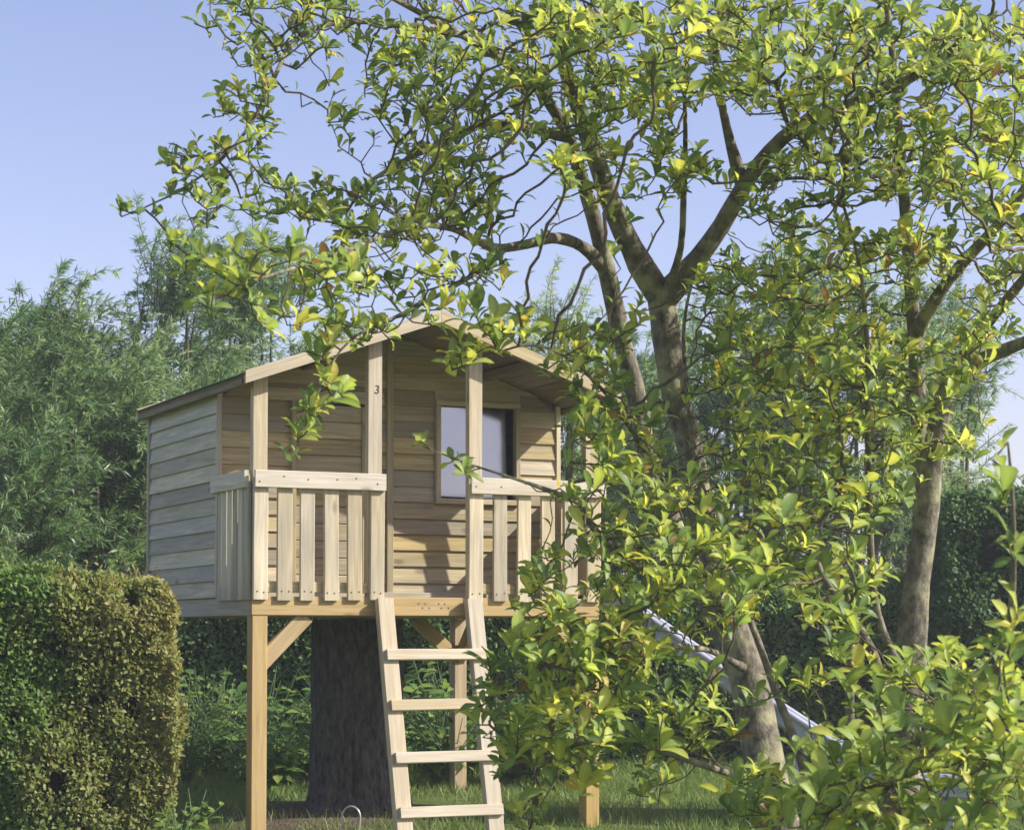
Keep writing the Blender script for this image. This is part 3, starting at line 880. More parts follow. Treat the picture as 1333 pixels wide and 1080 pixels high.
# ------------------------------------------------------------------ magnolia trees
# main limbs: lists of (photo x, photo y, distance, radius)
LIMBS = {
    'A0': ('A', [(1034, 1172, 7.95, 0.1075), (1012, 1075, 7.95, 0.0843), (992, 980, 7.97, 0.0774), (980, 905, 8.0, 0.0740), (962, 845, 8.0, 0.0671), (943, 778, 8.0, 0.0602), (924, 700, 8.0, 0.0550),
                 (904, 625, 7.98, 0.0525), (893, 570, 7.95, 0.0516), (877, 500, 7.92, 0.0516), (867, 430, 7.9, 0.0550), (860, 388, 7.88, 0.0568)]),
    'A1': ('A', [(860, 388, 7.88, 0.0533), (836, 347, 7.85, 0.0456), (812, 302, 7.8, 0.0430), (795, 265, 7.75, 0.0404), (780, 215, 7.65, 0.0370), (758, 155, 7.5, 0.0310), (735, 90, 7.35, 0.0258), (715, 20, 7.2, 0.0206), (700, -80, 7.1, 0.0146), (720, -170, 7.0, 0.0086)]),
    'A2': ('A', [(862, 392, 7.88, 0.0540), (885, 362, 7.85, 0.0405), (912, 335, 7.8, 0.0369), (942, 292, 7.75, 0.0342), (965, 243, 7.65, 0.0315), (998, 196, 7.55, 0.0288), (1040, 160, 7.4, 0.0261), (1092, 146, 7.3, 0.0234), (1150, 118, 7.2, 0.0189), (1220, 85, 7.1, 0.0144), (1290, 20, 7.0, 0.0108)]),
    'A3': ('A', [(966, 240, 7.65, .02), (940, 150, 7.5, .016), (930, 60, 7.3, .013), (950, -60, 7.1, .009)]),
    'A4': ('A', [(868, 385, 7.86, .016), (888, 330, 7.7, .013), (890, 260, 7.6, .012), (893, 200, 7.5, .009), (890, 120, 7.3, .007)]),
    'B0': ('A', [(975, 885, 8.0, 0.0510), (930, 800, 8.1, 0.0467), (893, 725, 8.15, 0.0442), (862, 660, 8.2, 0.0425), (842, 590, 8.2, 0.0399), (826, 500, 8.2, 0.0382), (807, 432, 8.15, 0.0374), (797, 382, 8.1, 0.0365), (787, 338, 8.0, 0.0348), (775, 290, 7.9, 0.0306), (760, 240, 7.8, 0.0272), (742, 180, 7.6, 0.0238), (700, 112, 7.4, 0.0187), (640, 65, 7.2, 0.0153), (560, 25, 7.0, 0.0119), (480, -20, 6.8, 0.0076)]),
    'B1': ('A', [(790, 352, 8.05, 0.0272), (775, 328, 7.95, 0.0238), (745, 313, 7.8, 0.0221), (715, 307, 7.6, 0.0204), (688, 318, 7.4, 0.0179), (655, 325, 7.2, 0.0153), (628, 320, 7.0, 0.0136), (595, 298, 6.8, 0.0110), (550, 292, 6.5, 0.0093), (490, 310, 6.2, 0.0072), (430, 335, 5.9, 0.0059), (360, 355, 5.5, 0.0043), (310, 372, 5.25, 0.0030)]),
    'B2': ('A', [(742, 180, 7.6, .02), (690, 165, 7.4, .016), (630, 160, 7.2, .014), (580, 185, 7.0, .012), (530, 205, 6.9, .009), (470, 245, 6.7, .006)]),
    'B3': ('A', [(600, 45, 7.1, .014), (520, 30, 6.9, .012), (440, 25, 6.8, .010), (385, 45, 6.7, .0085), (362, 90, 6.6, .007), (340, 140, 6.5, .006), (310, 190, 6.5, .005), (262, 232, 6.4, .004), (205, 265, 6.35, .003), (158, 282, 6.3, .002)]),
    'B4': ('A', [(655, 325, 7.2, .012), (630, 350, 6.9, .009), (570, 385, 6.6, .007), (510, 415, 6.3, .005), (450, 440, 6.1, .0035), (420, 490, 6.0, .003), (400, 550, 6.0, .002), (382, 592, 6.0, .0015)]),
    'S0': ('A', [(1060, 1050, 7.7, 0.0192), (1036, 965, 7.7, 0.0168), (1014, 905, 7.72, 0.0152), (994, 850, 7.75, 0.0136), (960, 770, 7.78, 0.0120), (930, 690, 7.8, 0.0112), (910, 620, 7.8, 0.0104), (898, 555, 7.78, 0.0096), (893, 490, 7.76, 0.0088), (886, 430, 7.75, 0.0072), (905, 350, 7.6, 0.0048)]),
    'L1': ('A', [(970, 870, 7.98, .013), (925, 845, 7.6, .011), (870, 840, 7.1, .011), (800, 840, 6.7, .010), (740, 855, 6.45, .010), (690, 880, 6.35, .007), (640, 930, 6.4, .004)]),
    'L2': ('A', [(945, 785, 8.0, .026), (900, 765, 7.5, .019), (840, 745, 7.0, .015), (780, 700, 6.7, .012), (745, 650, 6.55, .010), (735, 600, 6.5, .008), (755, 545, 6.5, .005)]),
    'L3': ('A', [(905, 628, 7.98, .015), (875, 640, 7.5, .011), (840, 590, 7.1, .009), (800, 525, 6.8, .007), (750, 470, 6.5, .005), (690, 440, 6.3, .004), (620, 470, 6.3, .0025)]),
    'L4': ('A', [(745, 650, 6.55, .007), (690, 628, 6.45, .005), (620, 608, 6.35, .0035), (560, 585, 6.3, .002)]),
    'L5': ('A', [(992, 985, 7.97, .02), (975, 1010, 7.2, .014), (960, 1010, 6.6, .012), (900, 990, 6.4, .010), (820, 960, 6.35, .008), (750, 960, 6.4, .006), (700, 1000, 6.45, .004)]),
    'L6': ('A', [(1000, 1010, 7.9, .022), (1040, 1045, 6.9, .016), (1090, 1050, 6.0, .015), (1150, 1030, 5.7, .012), (1200, 1000, 5.5, .008), (1230, 960, 5.5, .005)]),
    'C0': ('C', [(1158, 1180, 7.6, 0.0798), (1168, 1060, 7.6, 0.0669), (1177, 960, 7.6, 0.0600), (1184, 880, 7.6, 0.0562), (1191, 800, 7.6, 0.0517), (1200, 720, 7.6, 0.0471), (1206, 650, 7.58, 0.0456), (1214, 590, 7.55, 0.0380), (1222, 535, 7.5, 0.0350), (1236, 490, 7.45, 0.0319), (1285, 466, 7.3, 0.0251), (1340, 445, 7.2, 0.0205), (1420, 400, 7.1, 0.0137), (1480, 320, 7.0, 0.0076)]),
    'C1': ('C', [(1207, 640, 7.58, 0.0360), (1198, 560, 7.62, 0.0317), (1191, 470, 7.65, 0.0288), (1188, 385, 7.6, 0.0252), (1180, 300, 7.5, 0.0216), (1172, 200, 7.35, 0.0180), (1165, 100, 7.2, 0.0137), (1150, -40, 7.1, 0.0086), (1140, -140, 7.0, 0.0050)]),
    'C2': ('C', [(1190, 440, 7.64, 0.0263), (1213, 390, 7.5, 0.0240), (1240, 352, 7.4, 0.0225), (1275, 318, 7.3, 0.0210), (1310, 282, 7.2, 0.0195), (1345, 230, 7.1, 0.0165), (1380, 140, 7.0, 0.0120), (1400, 20, 6.9, 0.0075)]),
    'C3': ('C', [(1238, 489, 7.45, 0.0210), (1285, 420, 7.2, 0.0195), (1312, 388, 7.0, 0.0188), (1345, 345, 6.9, 0.0150), (1400, 290, 6.8, 0.0090)]),
    'C4': ('C', [(1184, 890, 7.6, .024), (1160, 850, 7.3, .016), (1138, 790, 7.2, .013), (1131, 690, 7.2, .012), (1131, 560, 7.2, .011), (1129, 450, 7.2, .009), (1120, 340, 7.1, .007), (1090, 240, 7.0, .005)]),
    'C5': ('C', [(1172, 1010, 7.6, .03), (1150, 960, 7.1, .024), (1150, 900, 6.9, .02), (1140, 850, 6.8, .018), (1090, 780, 6.8, .012), (1050, 720, 6.8, .009), (1080, 660, 6.9, .006)]),
    'C6': ('C', [(1176, 975, 7.6, .03), (1195, 960, 6.9, .02), (1225, 950, 6.2, .016), (1260, 930, 5.7, .013), (1300, 870, 5.2, .010), (1318, 790, 4.8, .008), (1320, 700, 4.65, .006), (1318, 620, 4.6, .004), (1312, 575, 4.6, .0025)]),
    'C7': ('C', [(1225, 950, 6.2, .014), (1260, 990, 5.7, .011), (1310, 990, 5.4, .008), (1360, 950, 5.2, .006)]),
    'C8': ('C', [(1112, 1168, 7.3, .02), (1108, 1000, 7.25, .018), (1106, 900, 7.2, .016), (1108, 820, 7.1, .012), (1100, 760, 7.0, .008)]),
}
# where the foliage hangs: photo x, y, half widths in pixels, distance, half depth in metres, number of twig ends
CLUMPS = [
    (430, -60, 200, 50, 7.0, .8, 50), (700, -60, 220, 60, 7.0, .9, 75), (1000, -60, 220, 60, 7.1, 1.1, 70), (1280, -60, 200, 60, 7.1, 1.1, 50), (1410, 150, 70, 140, 7.1, .8, 30), (1400, 380, 60, 60, 7.1, .6, 12),
    (300, 5, 75, 18, 6.7, .3, 22), (255, 40, 35, 12, 6.6, .15, 5), (340, 62, 60, 26, 6.6, .3, 34), (470, 20, 110, 40, 6.7, .5, 74), (330, 115, 45, 40, 6.5, .3, 30), (300, 185, 40, 40, 6.5, .3, 30), (345, 165, 22, 25, 6.5, .2, 9),
    (235, 210, 26, 24, 6.4, .15, 8), (215, 245, 28, 18, 6.35, .12, 8), (170, 275, 32, 14, 6.3, .1, 9), (270, 255, 38, 38, 6.4, .22, 18), (350, 262, 45, 28, 6.5, .3, 22), (262, 305, 20, 20, 6.4, .12, 6),
    (455, 275, 80, 45, 6.6, .4, 60), (565, 215, 60, 65, 6.9, .6, 58), (434, 155, 26, 30, 6.7, .2, 11), (545, 105, 75, 50, 7.0, .6, 92), (395, 60, 30, 30, 6.6, .25, 16), (500, 200, 20, 50, 6.8, .4, 8),
    (330, 345, 80, 30, 5.35, .25, 30), (275, 385, 34, 44, 5.2, .15, 16), (345, 415, 16, 40, 5.3, .1, 5), (440, 360, 70, 36, 5.9, .3, 38), (500, 330, 75, 45, 6.4, .4, 44), (565, 370, 55, 45, 6.5, .35, 28),
    (490, 412, 85, 24, 6.2, .3, 32), (420, 465, 30, 32, 6.0, .15, 15), (402, 535, 30, 40, 6.0, .15, 20), (380, 592, 18, 16, 6.0, .1, 5), (455, 520, 10, 20, 6.0, .08, 2),
    (645, 432, 50, 24, 6.25, .2, 18), (600, 480, 40, 18, 6.3, .12, 10), (545, 575, 20, 12, 6.3, .08, 4), (595, 612, 36, 10, 6.35, .1, 4), (690, 440, 25, 14, 6.3, .1, 6),
    (700, 70, 145, 75, 6.8, .8, 175), (860, 80, 125, 75, 6.8, .8, 160), (640, 180, 85, 55, 6.9, .6, 50), (742, 222, 40, 34, 5.9, .2, 13), (800, 165, 75, 55, 7.0, .6, 60), (885, 225, 45, 40, 6.9, .5, 30), (600, 275, 60, 45, 6.9, .4, 34), (640, 365, 34, 34, 6.6, .25, 10), (815, 250, 40, 40, 7.3, .4, 10), (735, 25, 40, 25, 6.0, .2, 12), (890, 40, 40, 25, 6.1, .2, 12),
    (1030, 70, 105, 80, 6.9, .9, 145), (1180, 75, 105, 80, 6.9, .9, 150), (1300, 110, 85, 95, 6.9, .9, 130), (1120, 200, 105, 65, 6.9, .9, 128), (1250, 225, 85, 70, 6.9, .9, 95), (1000, 250, 50, 45, 7.1, .6, 26), (1085, 345, 85, 55, 7.2, .8, 62), (1195, 345, 60, 55, 7.2, .8, 45), (1305, 330, 34, 60, 6.8, .5, 26), (960, 385, 60, 55, 7.2, .7, 42), (1060, 95, 40, 30, 6.0, .2, 14), (1270, 90, 50, 30, 6.0, .2, 15),
    (1020, 460, 95, 60, 7.2, .8, 86), (1120, 470, 80, 65, 7.2, .8, 72), (1275, 440, 50, 32, 6.9, .4, 20), (1150, 560, 60, 55, 7.2, .8, 46), (1060, 560, 75, 50, 7.2, .7, 42), (960, 500, 45, 45, 7.2, .6, 26), (825, 410, 24, 26, 7.1, .4, 5), (745, 445, 36, 28, 6.7, .3, 12), (1230, 580, 50, 30, 7.1, .4, 14),
    (770, 555, 38, 46, 6.6, .35, 36), (830, 585, 40, 40, 6.8, .4, 20), (760, 655, 34, 55, 6.5, .35, 24), (850, 650, 62, 42, 6.6, .4, 42), (965, 655, 50, 34, 6.9, .4, 20), (1090, 650, 85, 45, 6.9, .7, 58), (790, 480, 34, 36, 7.0, .35, 11), (870, 720, 50, 34, 6.6, .4, 26),
    (800, 765, 105, 55, 6.5, .5, 95), (950, 740, 90, 52, 6.5, .5, 72), (1080, 760, 75, 55, 6.8, .6, 50), (700, 850, 55, 55, 6.4, .4, 52), (785, 850, 65, 50, 6.4, .5, 58), (960, 785, 45, 22, 6.3, .35, 14), (1085, 820, 40, 30, 6.6, .5, 14), (1000, 680, 60, 40, 6.6, .4, 24),
    (735, 945, 75, 52, 6.4, .45, 70), (850, 940, 40, 36, 6.3, .35, 15), (660, 985, 32, 48, 6.4, .25, 14), (860, 1030, 40, 34, 6.4, .3, 9), (625, 900, 22, 48, 6.4, .15, 13), (690, 1055, 40, 30, 6.4, .3, 12), (920, 950, 30, 30, 6.3, .25, 9),
    (1000, 1045, 75, 38, 5.9, .4, 38), (1100, 1000, 75, 62, 5.7, .45, 58), (1220, 985, 85, 62, 5.5, .5, 74), (1310, 965, 60, 75, 5.2, .45, 60), (1150, 1072, 170, 45, 5.4, .45, 84), (1245, 865, 50, 32, 5.8, .35, 14), (1150, 900, 50, 34, 6.2, .4, 20), (1100, 925, 26, 20, 6.2, .3, 5),
    (900, 870, 50, 26, 6.4, .25, 11), (900, 940, 40, 34, 6.4, .25, 12), (1010, 900, 34, 26, 6.4, .2, 8), (370, 425, 36, 20, 5.7, .15, 9), (250, 200, 34, 34, 6.4, .15, 8), (765, 1000, 34, 44, 6.4, .25, 16), (450, 435, 46, 26, 6.1, .2, 12), (425, 430, 30, 30, 6.0, .15, 9), (620, 460, 40, 24, 6.25, .15, 10), (760, 490, 40, 26, 6.6, .2, 12), (720, 470, 26, 18, 6.5, .2, 6), (240, 330, 30, 30, 6.3, .15, 8),
    (860, 790, 105, 40, 7.3, .4, 52), (910, 700, 75, 45, 7.4, .4, 34), (1000, 600, 70, 45, 7.6, .3, 26), (725, 930, 80, 60, 6.9, .3, 40), (1000, 770, 60, 40, 7.3, .3, 24), (1245, 500, 46, 30, 6.9, .3, 20), (1170, 640, 40, 40, 6.9, .3, 18), (1120, 880, 60, 50, 6.5, .3, 22), (690, 780, 34, 34, 6.6, .25, 12), (960, 575, 50, 40, 7.4, .3, 16), (870, 980, 40, 30, 6.5, .3, 9), (800, 900, 60, 40, 6.8, .3, 26),
    (1316, 740, 18, 45, 4.65, .1, 9), (1316, 650, 18, 40, 4.6, .1, 9), (1312, 590, 14, 20, 4.6, .06, 4), (1310, 840, 22, 40, 4.8, .1, 8), (1225, 830, 14, 40, 5.6, .1, 5),
]


def build_magnolias():
    pos, par, rad, tre, man = [], [], [], [], []
    order = list(LIMBS)
    for key in order:
        tid, pts = LIMBS[key]
        P = np.array([unproj(p[0], p[1], p[2]) for p in pts]); rr = np.array([p[3] for p in pts])
        # smooth resampling
        seg = np.concatenate([[0], np.cumsum(np.linalg.norm(np.diff(P, axis=0), axis=1))])
        n = max(4, int(seg[-1] / 0.07))
        tt = np.linspace(0, seg[-1], n)
        Q = np.stack([np.interp(tt, seg, P[:, k]) for k in range(3)], 1)
        for _ in range(2):
            Q[1:-1] = 0.25 * Q[:-2] + 0.5 * Q[1:-1] + 0.25 * Q[2:]
        rq = np.interp(tt, seg, rr)
        wob = np.array([[mnoise.noise((t * 3.1, ord(key[0]) + k * 7.7, ord(key[1]))) for k in range(3)] for t in tt])
        Q += wob * np.minimum(rq * 0.5, 0.012)[:, None] * np.minimum(1, tt / 0.15)[:, None]
        prev = -1
        if key not in ('A0', 'C0', 'C8', 'S0'):
            prev = int(np.argmin([np.linalg.norm(np.array(p) - Q[0]) + (9 if tre[i] != tid else 0) for i, p in enumerate(pos)]))
        for i in range(n):
            pos.append(Q[i]); par.append(prev); rad.append(rq[i]); tre.append(tid); man.append(key)
            prev = len(pos) - 1
    n0 = len(pos)
    # twig ends to be reached
    A = []
    for (cx, cy, rx, ry, Y, dz, n) in CLUMPS:
        f = (2.25 if cy < 620 else 1.6) if cx > 560 else 1.6
        for _ in range(int(n * f)):
            while True:
                q = rng.uniform(-1, 1, 3)
                if np.dot(q, q) < 1: break
            A.append(unproj(cx + q[0] * rx * 1.15, cy + q[1] * ry * 1.15, Y + q[2] * dz))
    A = np.array(A)
    A = A[A[:, 2] > 0.25]
    CAP = 60000
    X = np.zeros((CAP, 3)); X[:n0] = np.array(pos)
    PA = np.full(CAP, -1, int); PA[:n0] = par
    D0 = np.zeros((CAP, 3))
    kids = np.zeros(CAP, int)
    cnt = n0
    alive = np.ones(len(A), bool)
    dm = np.full(len(A), 1e9); im = np.zeros(len(A), int)

    def upd(lo, hi):
        ids = np.where(alive)[0]
        for c0 in range(lo, hi, 400):
            c1 = min(hi, c0 + 400)
            d = np.linalg.norm(A[ids][:, None] - X[None, c0:c1], axis=2)
            j = d.argmin(1); dv = d[np.arange(len(ids)), j]
            better = dv < dm[ids]
            dm[ids[better]] = dv[better]; im[ids[better]] = j[better] + c0
    # thick lower trunk parts should not sprout everywhere: start growth from limbs thinner than 5 cm
    thin = np.array(rad) < 0.05
    keep = X[:n0].copy(); X[:n0][~thin] = 1e6
    upd(0, n0)
    X[:n0] = keep
    tips = []
    STEP, KILL = 0.05, 0.06
    for it in range(220):
        ids = np.where(alive)[0]
        if len(ids) == 0 or cnt > CAP - 3000: break
        act = ids[dm[ids] < 1.3]
        if len(act) == 0: break
        d = norm(A[act] - X[im[act]])
        S = {}
        nodes, inv = np.unique(im[act], return_inverse=True)
        acc = np.zeros((len(nodes), 3))
        np.add.at(acc, inv, d)
        acc = norm(acc + rng.normal(0, 0.12, acc.shape))
        acc = norm(acc + rng.normal(0, 0.30, acc.shape))
        acc[:, 2] += 0.05
        ok = kids[nodes] < 4
        # stuck nodes: kill their attractors
        for b in np.where(~ok)[0]:
            k = act[inv == b]
            alive[k] = False
            tips.append(int(nodes[b]))
        nodes, acc = nodes[ok], acc[ok]
        m = len(nodes)
        if m == 0: continue
        X[cnt:cnt + m] = X[nodes] + acc * STEP * rng.uniform(0.8, 1.2, (m, 1))
        PA[cnt:cnt + m] = nodes
        kids[nodes] += 1
        upd(cnt, cnt + m)
        cnt += m
        hit = np.where(alive & (dm < KILL))[0]
        alive[hit] = False
        tips += im[hit].tolist()
    total = cnt
    X = X[:total]; PA = PA[:total]
    tree = np.empty(total, dtype='<U1'); tree[:n0] = tre
    for i in range(n0, total):
        tree[i] = tree[PA[i]]
    # straighten the zigzag a little, keeping twigs knobby
    # radii by the pipe model
    rp = np.zeros(total); TIP = 0.0021
    chsum = np.zeros(total)
    for i in range(total - 1, n0 - 1, -1):
        r = max(TIP, chsum[i] ** (1 / 2.6)) if chsum[i] > 0 else TIP
        rp[i] = min(r, 0.014)
        if PA[i] >= n0:
            chsum[PA[i]] += rp[i] ** 2.6
    rp[:n0] = rad
    children = [[] for _ in range(total)]
    for i in range(total):
        if PA[i] >= 0: children[PA[i]].append(i)
    # ---- trunks: one root per tree
    ROOT = {'A': unproj(1034, 1172, 7.95), 'C': unproj(1158, 1180, 7.6)}
    LAB = {'A': 'leaning two-stemmed magnolia tree with forked grey trunk crossing in front of the slide',
           'C': 'upright magnolia tree with lichen-covered trunk and suckers, standing past the foot of the slide'}
    info = {}
    for tid in 'AC':
        r = ROOT[tid]
        root = empty('magnolia_tree', Matrix.Translation((r[0], r[1], 0)), LAB[tid], 'magnolia tree', 'magnolia trees in front of the playhouse')
        info[tid] = root
        thick, thinp = [], []
        # hand-laid limbs
        start = 0
        idx = 0
        while idx < n0:
            key = man[idx]; j = idx
            while j < n0 and man[j] == key: j += 1
            if tre[idx] == tid:
                pts = X[idx:j]; rr = rp[idx:j].copy()
                if key in ('A0', 'C0'):      # root flare
                    z = pts[:, 2]; rr = rr * (1 + 0.25 * np.exp(-np.maximum(z, 0) / 0.12))
                    pts = np.vstack([pts[0] - np.array((0, 0, 0.15)), pts]); rr = np.concatenate([[rr[0] * 1.25], rr])
                elif PA[idx] >= 0:
                    pts = np.vstack([X[PA[idx]], pts]); rr = np.concatenate([[rr[0]], rr]); fl_ = np.array([2.0, 1.8, 1.4, 1.15]); k_ = min(4, len(rr)); rr[:k_] = np.minimum(rr[:k_] * fl_[:k_], max(rp[PA[idx]] * .92, rr[0]))
                V, F = tube(pts, rr, 12 if rr.max() > 0.03 else 7)
                if rr.max() > 0.03:         # uneven bark surface
                    for q in range(len(V)):
                        c = pts[min(q // 12, len(pts) - 1)]
                        nn = mnoise.noise((V[q][0] * 9, V[q][1] * 9, V[q][2] * 5)) * 0.10 + mnoise.noise((V[q][0] * 28, V[q][1] * 28, V[q][2] * 22)) * 0.06
                        V[q] = c + (V[q] - c) * (1 + nn)
                thick.append((V, F))
            idx = j
        # grown twigs as chains
        for i in range(n0, total):
            p = PA[i]
            if tree[i] != tid: continue
            main = p >= n0 and max(children[p], key=lambda c: rp[c]) == i
            if main: continue
            ch = [p, i]; k = i
            while children[k]:
                k = max(children[k], key=lambda c: rp[c]); ch.append(k)
            pts = X[ch].copy(); rr = rp[ch].copy(); rr[0] = rr[1]
            rr *= rng.uniform(0.85, 1.25, len(rr))
            thinp.append(tube(pts, rr, 5))
        V, F = join(thick)
        M = Matrix.Translation((r[0], r[1], 0)); base = np.array((r[0], r[1], 0))
        link('trunk', np_mesh('trunk', V - base, F, smooth=True), M_BARK, root, M)
        V, F = join(thinp)
        tw = link('twigs', np_mesh('twigs', V - base, F, smooth=True), M_TWIG, root, M)
        tw['kind'] = 'stuff'
    # ---- leaves
    P, Ax, No, Sz, Tr, Ty = [], [], [], [], [], []
    up = np.array((0, 0, 1.0))
    sunv = -np.array(LIGHT)
    tipset = list(dict.fromkeys(tips))
    tipmark = np.zeros(total, bool); tipmark[tipset] = True
    for i in range(n0, total):
        p = PA[i]
        d = X[i] - X[p]; d = d / (np.linalg.norm(d) + 1e-9)
        is_tip = (not children[i])
        if is_tip or tipmark[i]:
            n = rng.integers(2, 8)
            if rng.random() < 0.10: n = int(rng.integers(0, 2))
            young = rng.random() ** (1.25 if X[i][0] > -0.3 else 1.6)
        elif rp[i] < 0.005 and rng.random() < 0.48:
            n = 1; young = 0.25 * rng.random()
        else:
            continue
        g = d * 0.5 + up * 0.60 + sunv * 0.15
        g /= np.linalg.norm(g)
        ref = np.cross(g, (0.3, 0.8, 0.5)); ref /= np.linalg.norm(ref); ref2 = np.cross(g, ref)
        a0 = rng.uniform(0, 6.28)
        base_s = (rng.uniform(0.048, 0.088) if n > 1 else rng.uniform(0.045, 0.07)) * (1.08 if (X[i][2] < 1.35 and X[i][1] < 6.4) else 0.94 if X[i][2] < 2 else (0.87 if X[i][0] > -0.2 else 0.80))
        for k in range(n):
            a = a0 + k * 2.4 + rng.normal(0, 0.25)
            spread = rng.uniform(0.35, 1.05)
            radv = math.cos(a) * ref + math.sin(a) * ref2
            ax = g * rng.uniform(0.35, 1.15) + radv * spread + rng.normal(0, 0.12, 3)
            nv = g * 0.7 + up * 0.15 - radv * 0.45 + sunv * 0.25 + rng.normal(0, 0.22, 3)
            P.append(X[i] - d * rng.uniform(0, 0.03)); Ax.append(ax); No.append(nv)
            Sz.append(base_s * rng.uniform(0.5, 1.22)); Tr.append(tree[i])
            Ty.append(np.clip(young * 0.75 + rng.normal(0.08, 0.13), 0, 1) if rng.random() > 0.02 else rng.uniform(0.9, 1.0))
    P, Ax, No, Sz, Ty = map(np.array, (P, Ax, No, Sz, Ty)); Tr = np.array(Tr)
    STOPS = [(0.0, (0.155, 0.24, 0.080)), (0.3, (0.26, 0.365, 0.095)), (0.55, (0.44, 0.53, 0.115)), (0.8, (0.63, 0.66, 0.14)), (0.95, (0.60, 0.59, 0.12)), (1.0, (0.60, 0.47, 0.10))]
    C = pick(STOPS, Ty) * rng.uniform(0.8, 1.15, (len(Ty), 1))
    dead = rng.random(len(C)) < 0.018
    C[dead] = np.array((0.24, 0.15, 0.06)) * rng.uniform(0.6, 1.3, (int(dead.sum()), 1))
    tpl = leaf_template('obovate')
    # twelve shared meshes for the leaves that are objects of their own
    var = []
    for k in range(14):
        t = (k + 0.5) / 14
        V, F = tpl
        V = V.copy(); V[:, 2] -= (0.05 + 0.22 * ((k * 5) % 7) / 7) * V[:, 0] ** 2
        c = pick(STOPS, np.array([t]))
        me = np_mesh('leaf', V, F, np.repeat(c, len(V), axis=0) * RIB[:, None], smooth=True)
        me.materials.append(M_LEAF)
        var.append(me)
    curl = rng.uniform(0.0, 1.0, len(P)) ** 2.2 * 0.55
    for tid in 'AC':
        root = info[tid]
        idx = np.where(Tr == tid)[0]
        # leaves that show largest: near the camera and inside the picture
        xc = P[idx, 0] / P[idx, 1] * FPX + 666.5
        yc = 825 - (P[idx, 2] - CAMZ) / P[idx, 1] * FPX
        inside = (xc > 5) & (xc < 1328) & (yc > 5) & (yc < 1075)
        sc = Sz[idx] / P[idx, 1] * inside
        big = idx[np.argsort(-sc)[:300]]
        rest = np.setdiff1d(idx, big)
        V, F, CC = leaf_cloud(tpl, P[rest], Ax[rest], No[rest], Sz[rest], C[rest], curl[rest], rng.uniform(0.7, 1.25, len(rest)))
        r = ROOT[tid]; base = np.array((r[0], r[1], 0)); M = Matrix.Translation(base)
        cr = link('crown', np_mesh('crown', V - base, F, CC, smooth=True), M_LEAF, root, M)
        cr['kind'] = 'stuff'
        A_ = norm(Ax[big]); N_ = norm(No[big] - A_ * np.sum(A_ * No[big], 1)[:, None]); B_ = np.cross(N_, A_)
        for k, i in enumerate(big):
            s = float(Sz[i])
            m4 = Matrix.Identity(4)
            for q in range(3):
                m4[q][0] = A_[k][q] * s; m4[q][1] = B_[k][q] * s; m4[q][2] = N_[k][q] * s; m4[q][3] = P[i][q]
            link('leaf', var[min(13, int(Ty[i] * 14))], None, root, m4)
    print('magnolia nodes', total, 'leaves', len(P), 'alive', int(alive.sum()))


build_magnolias()


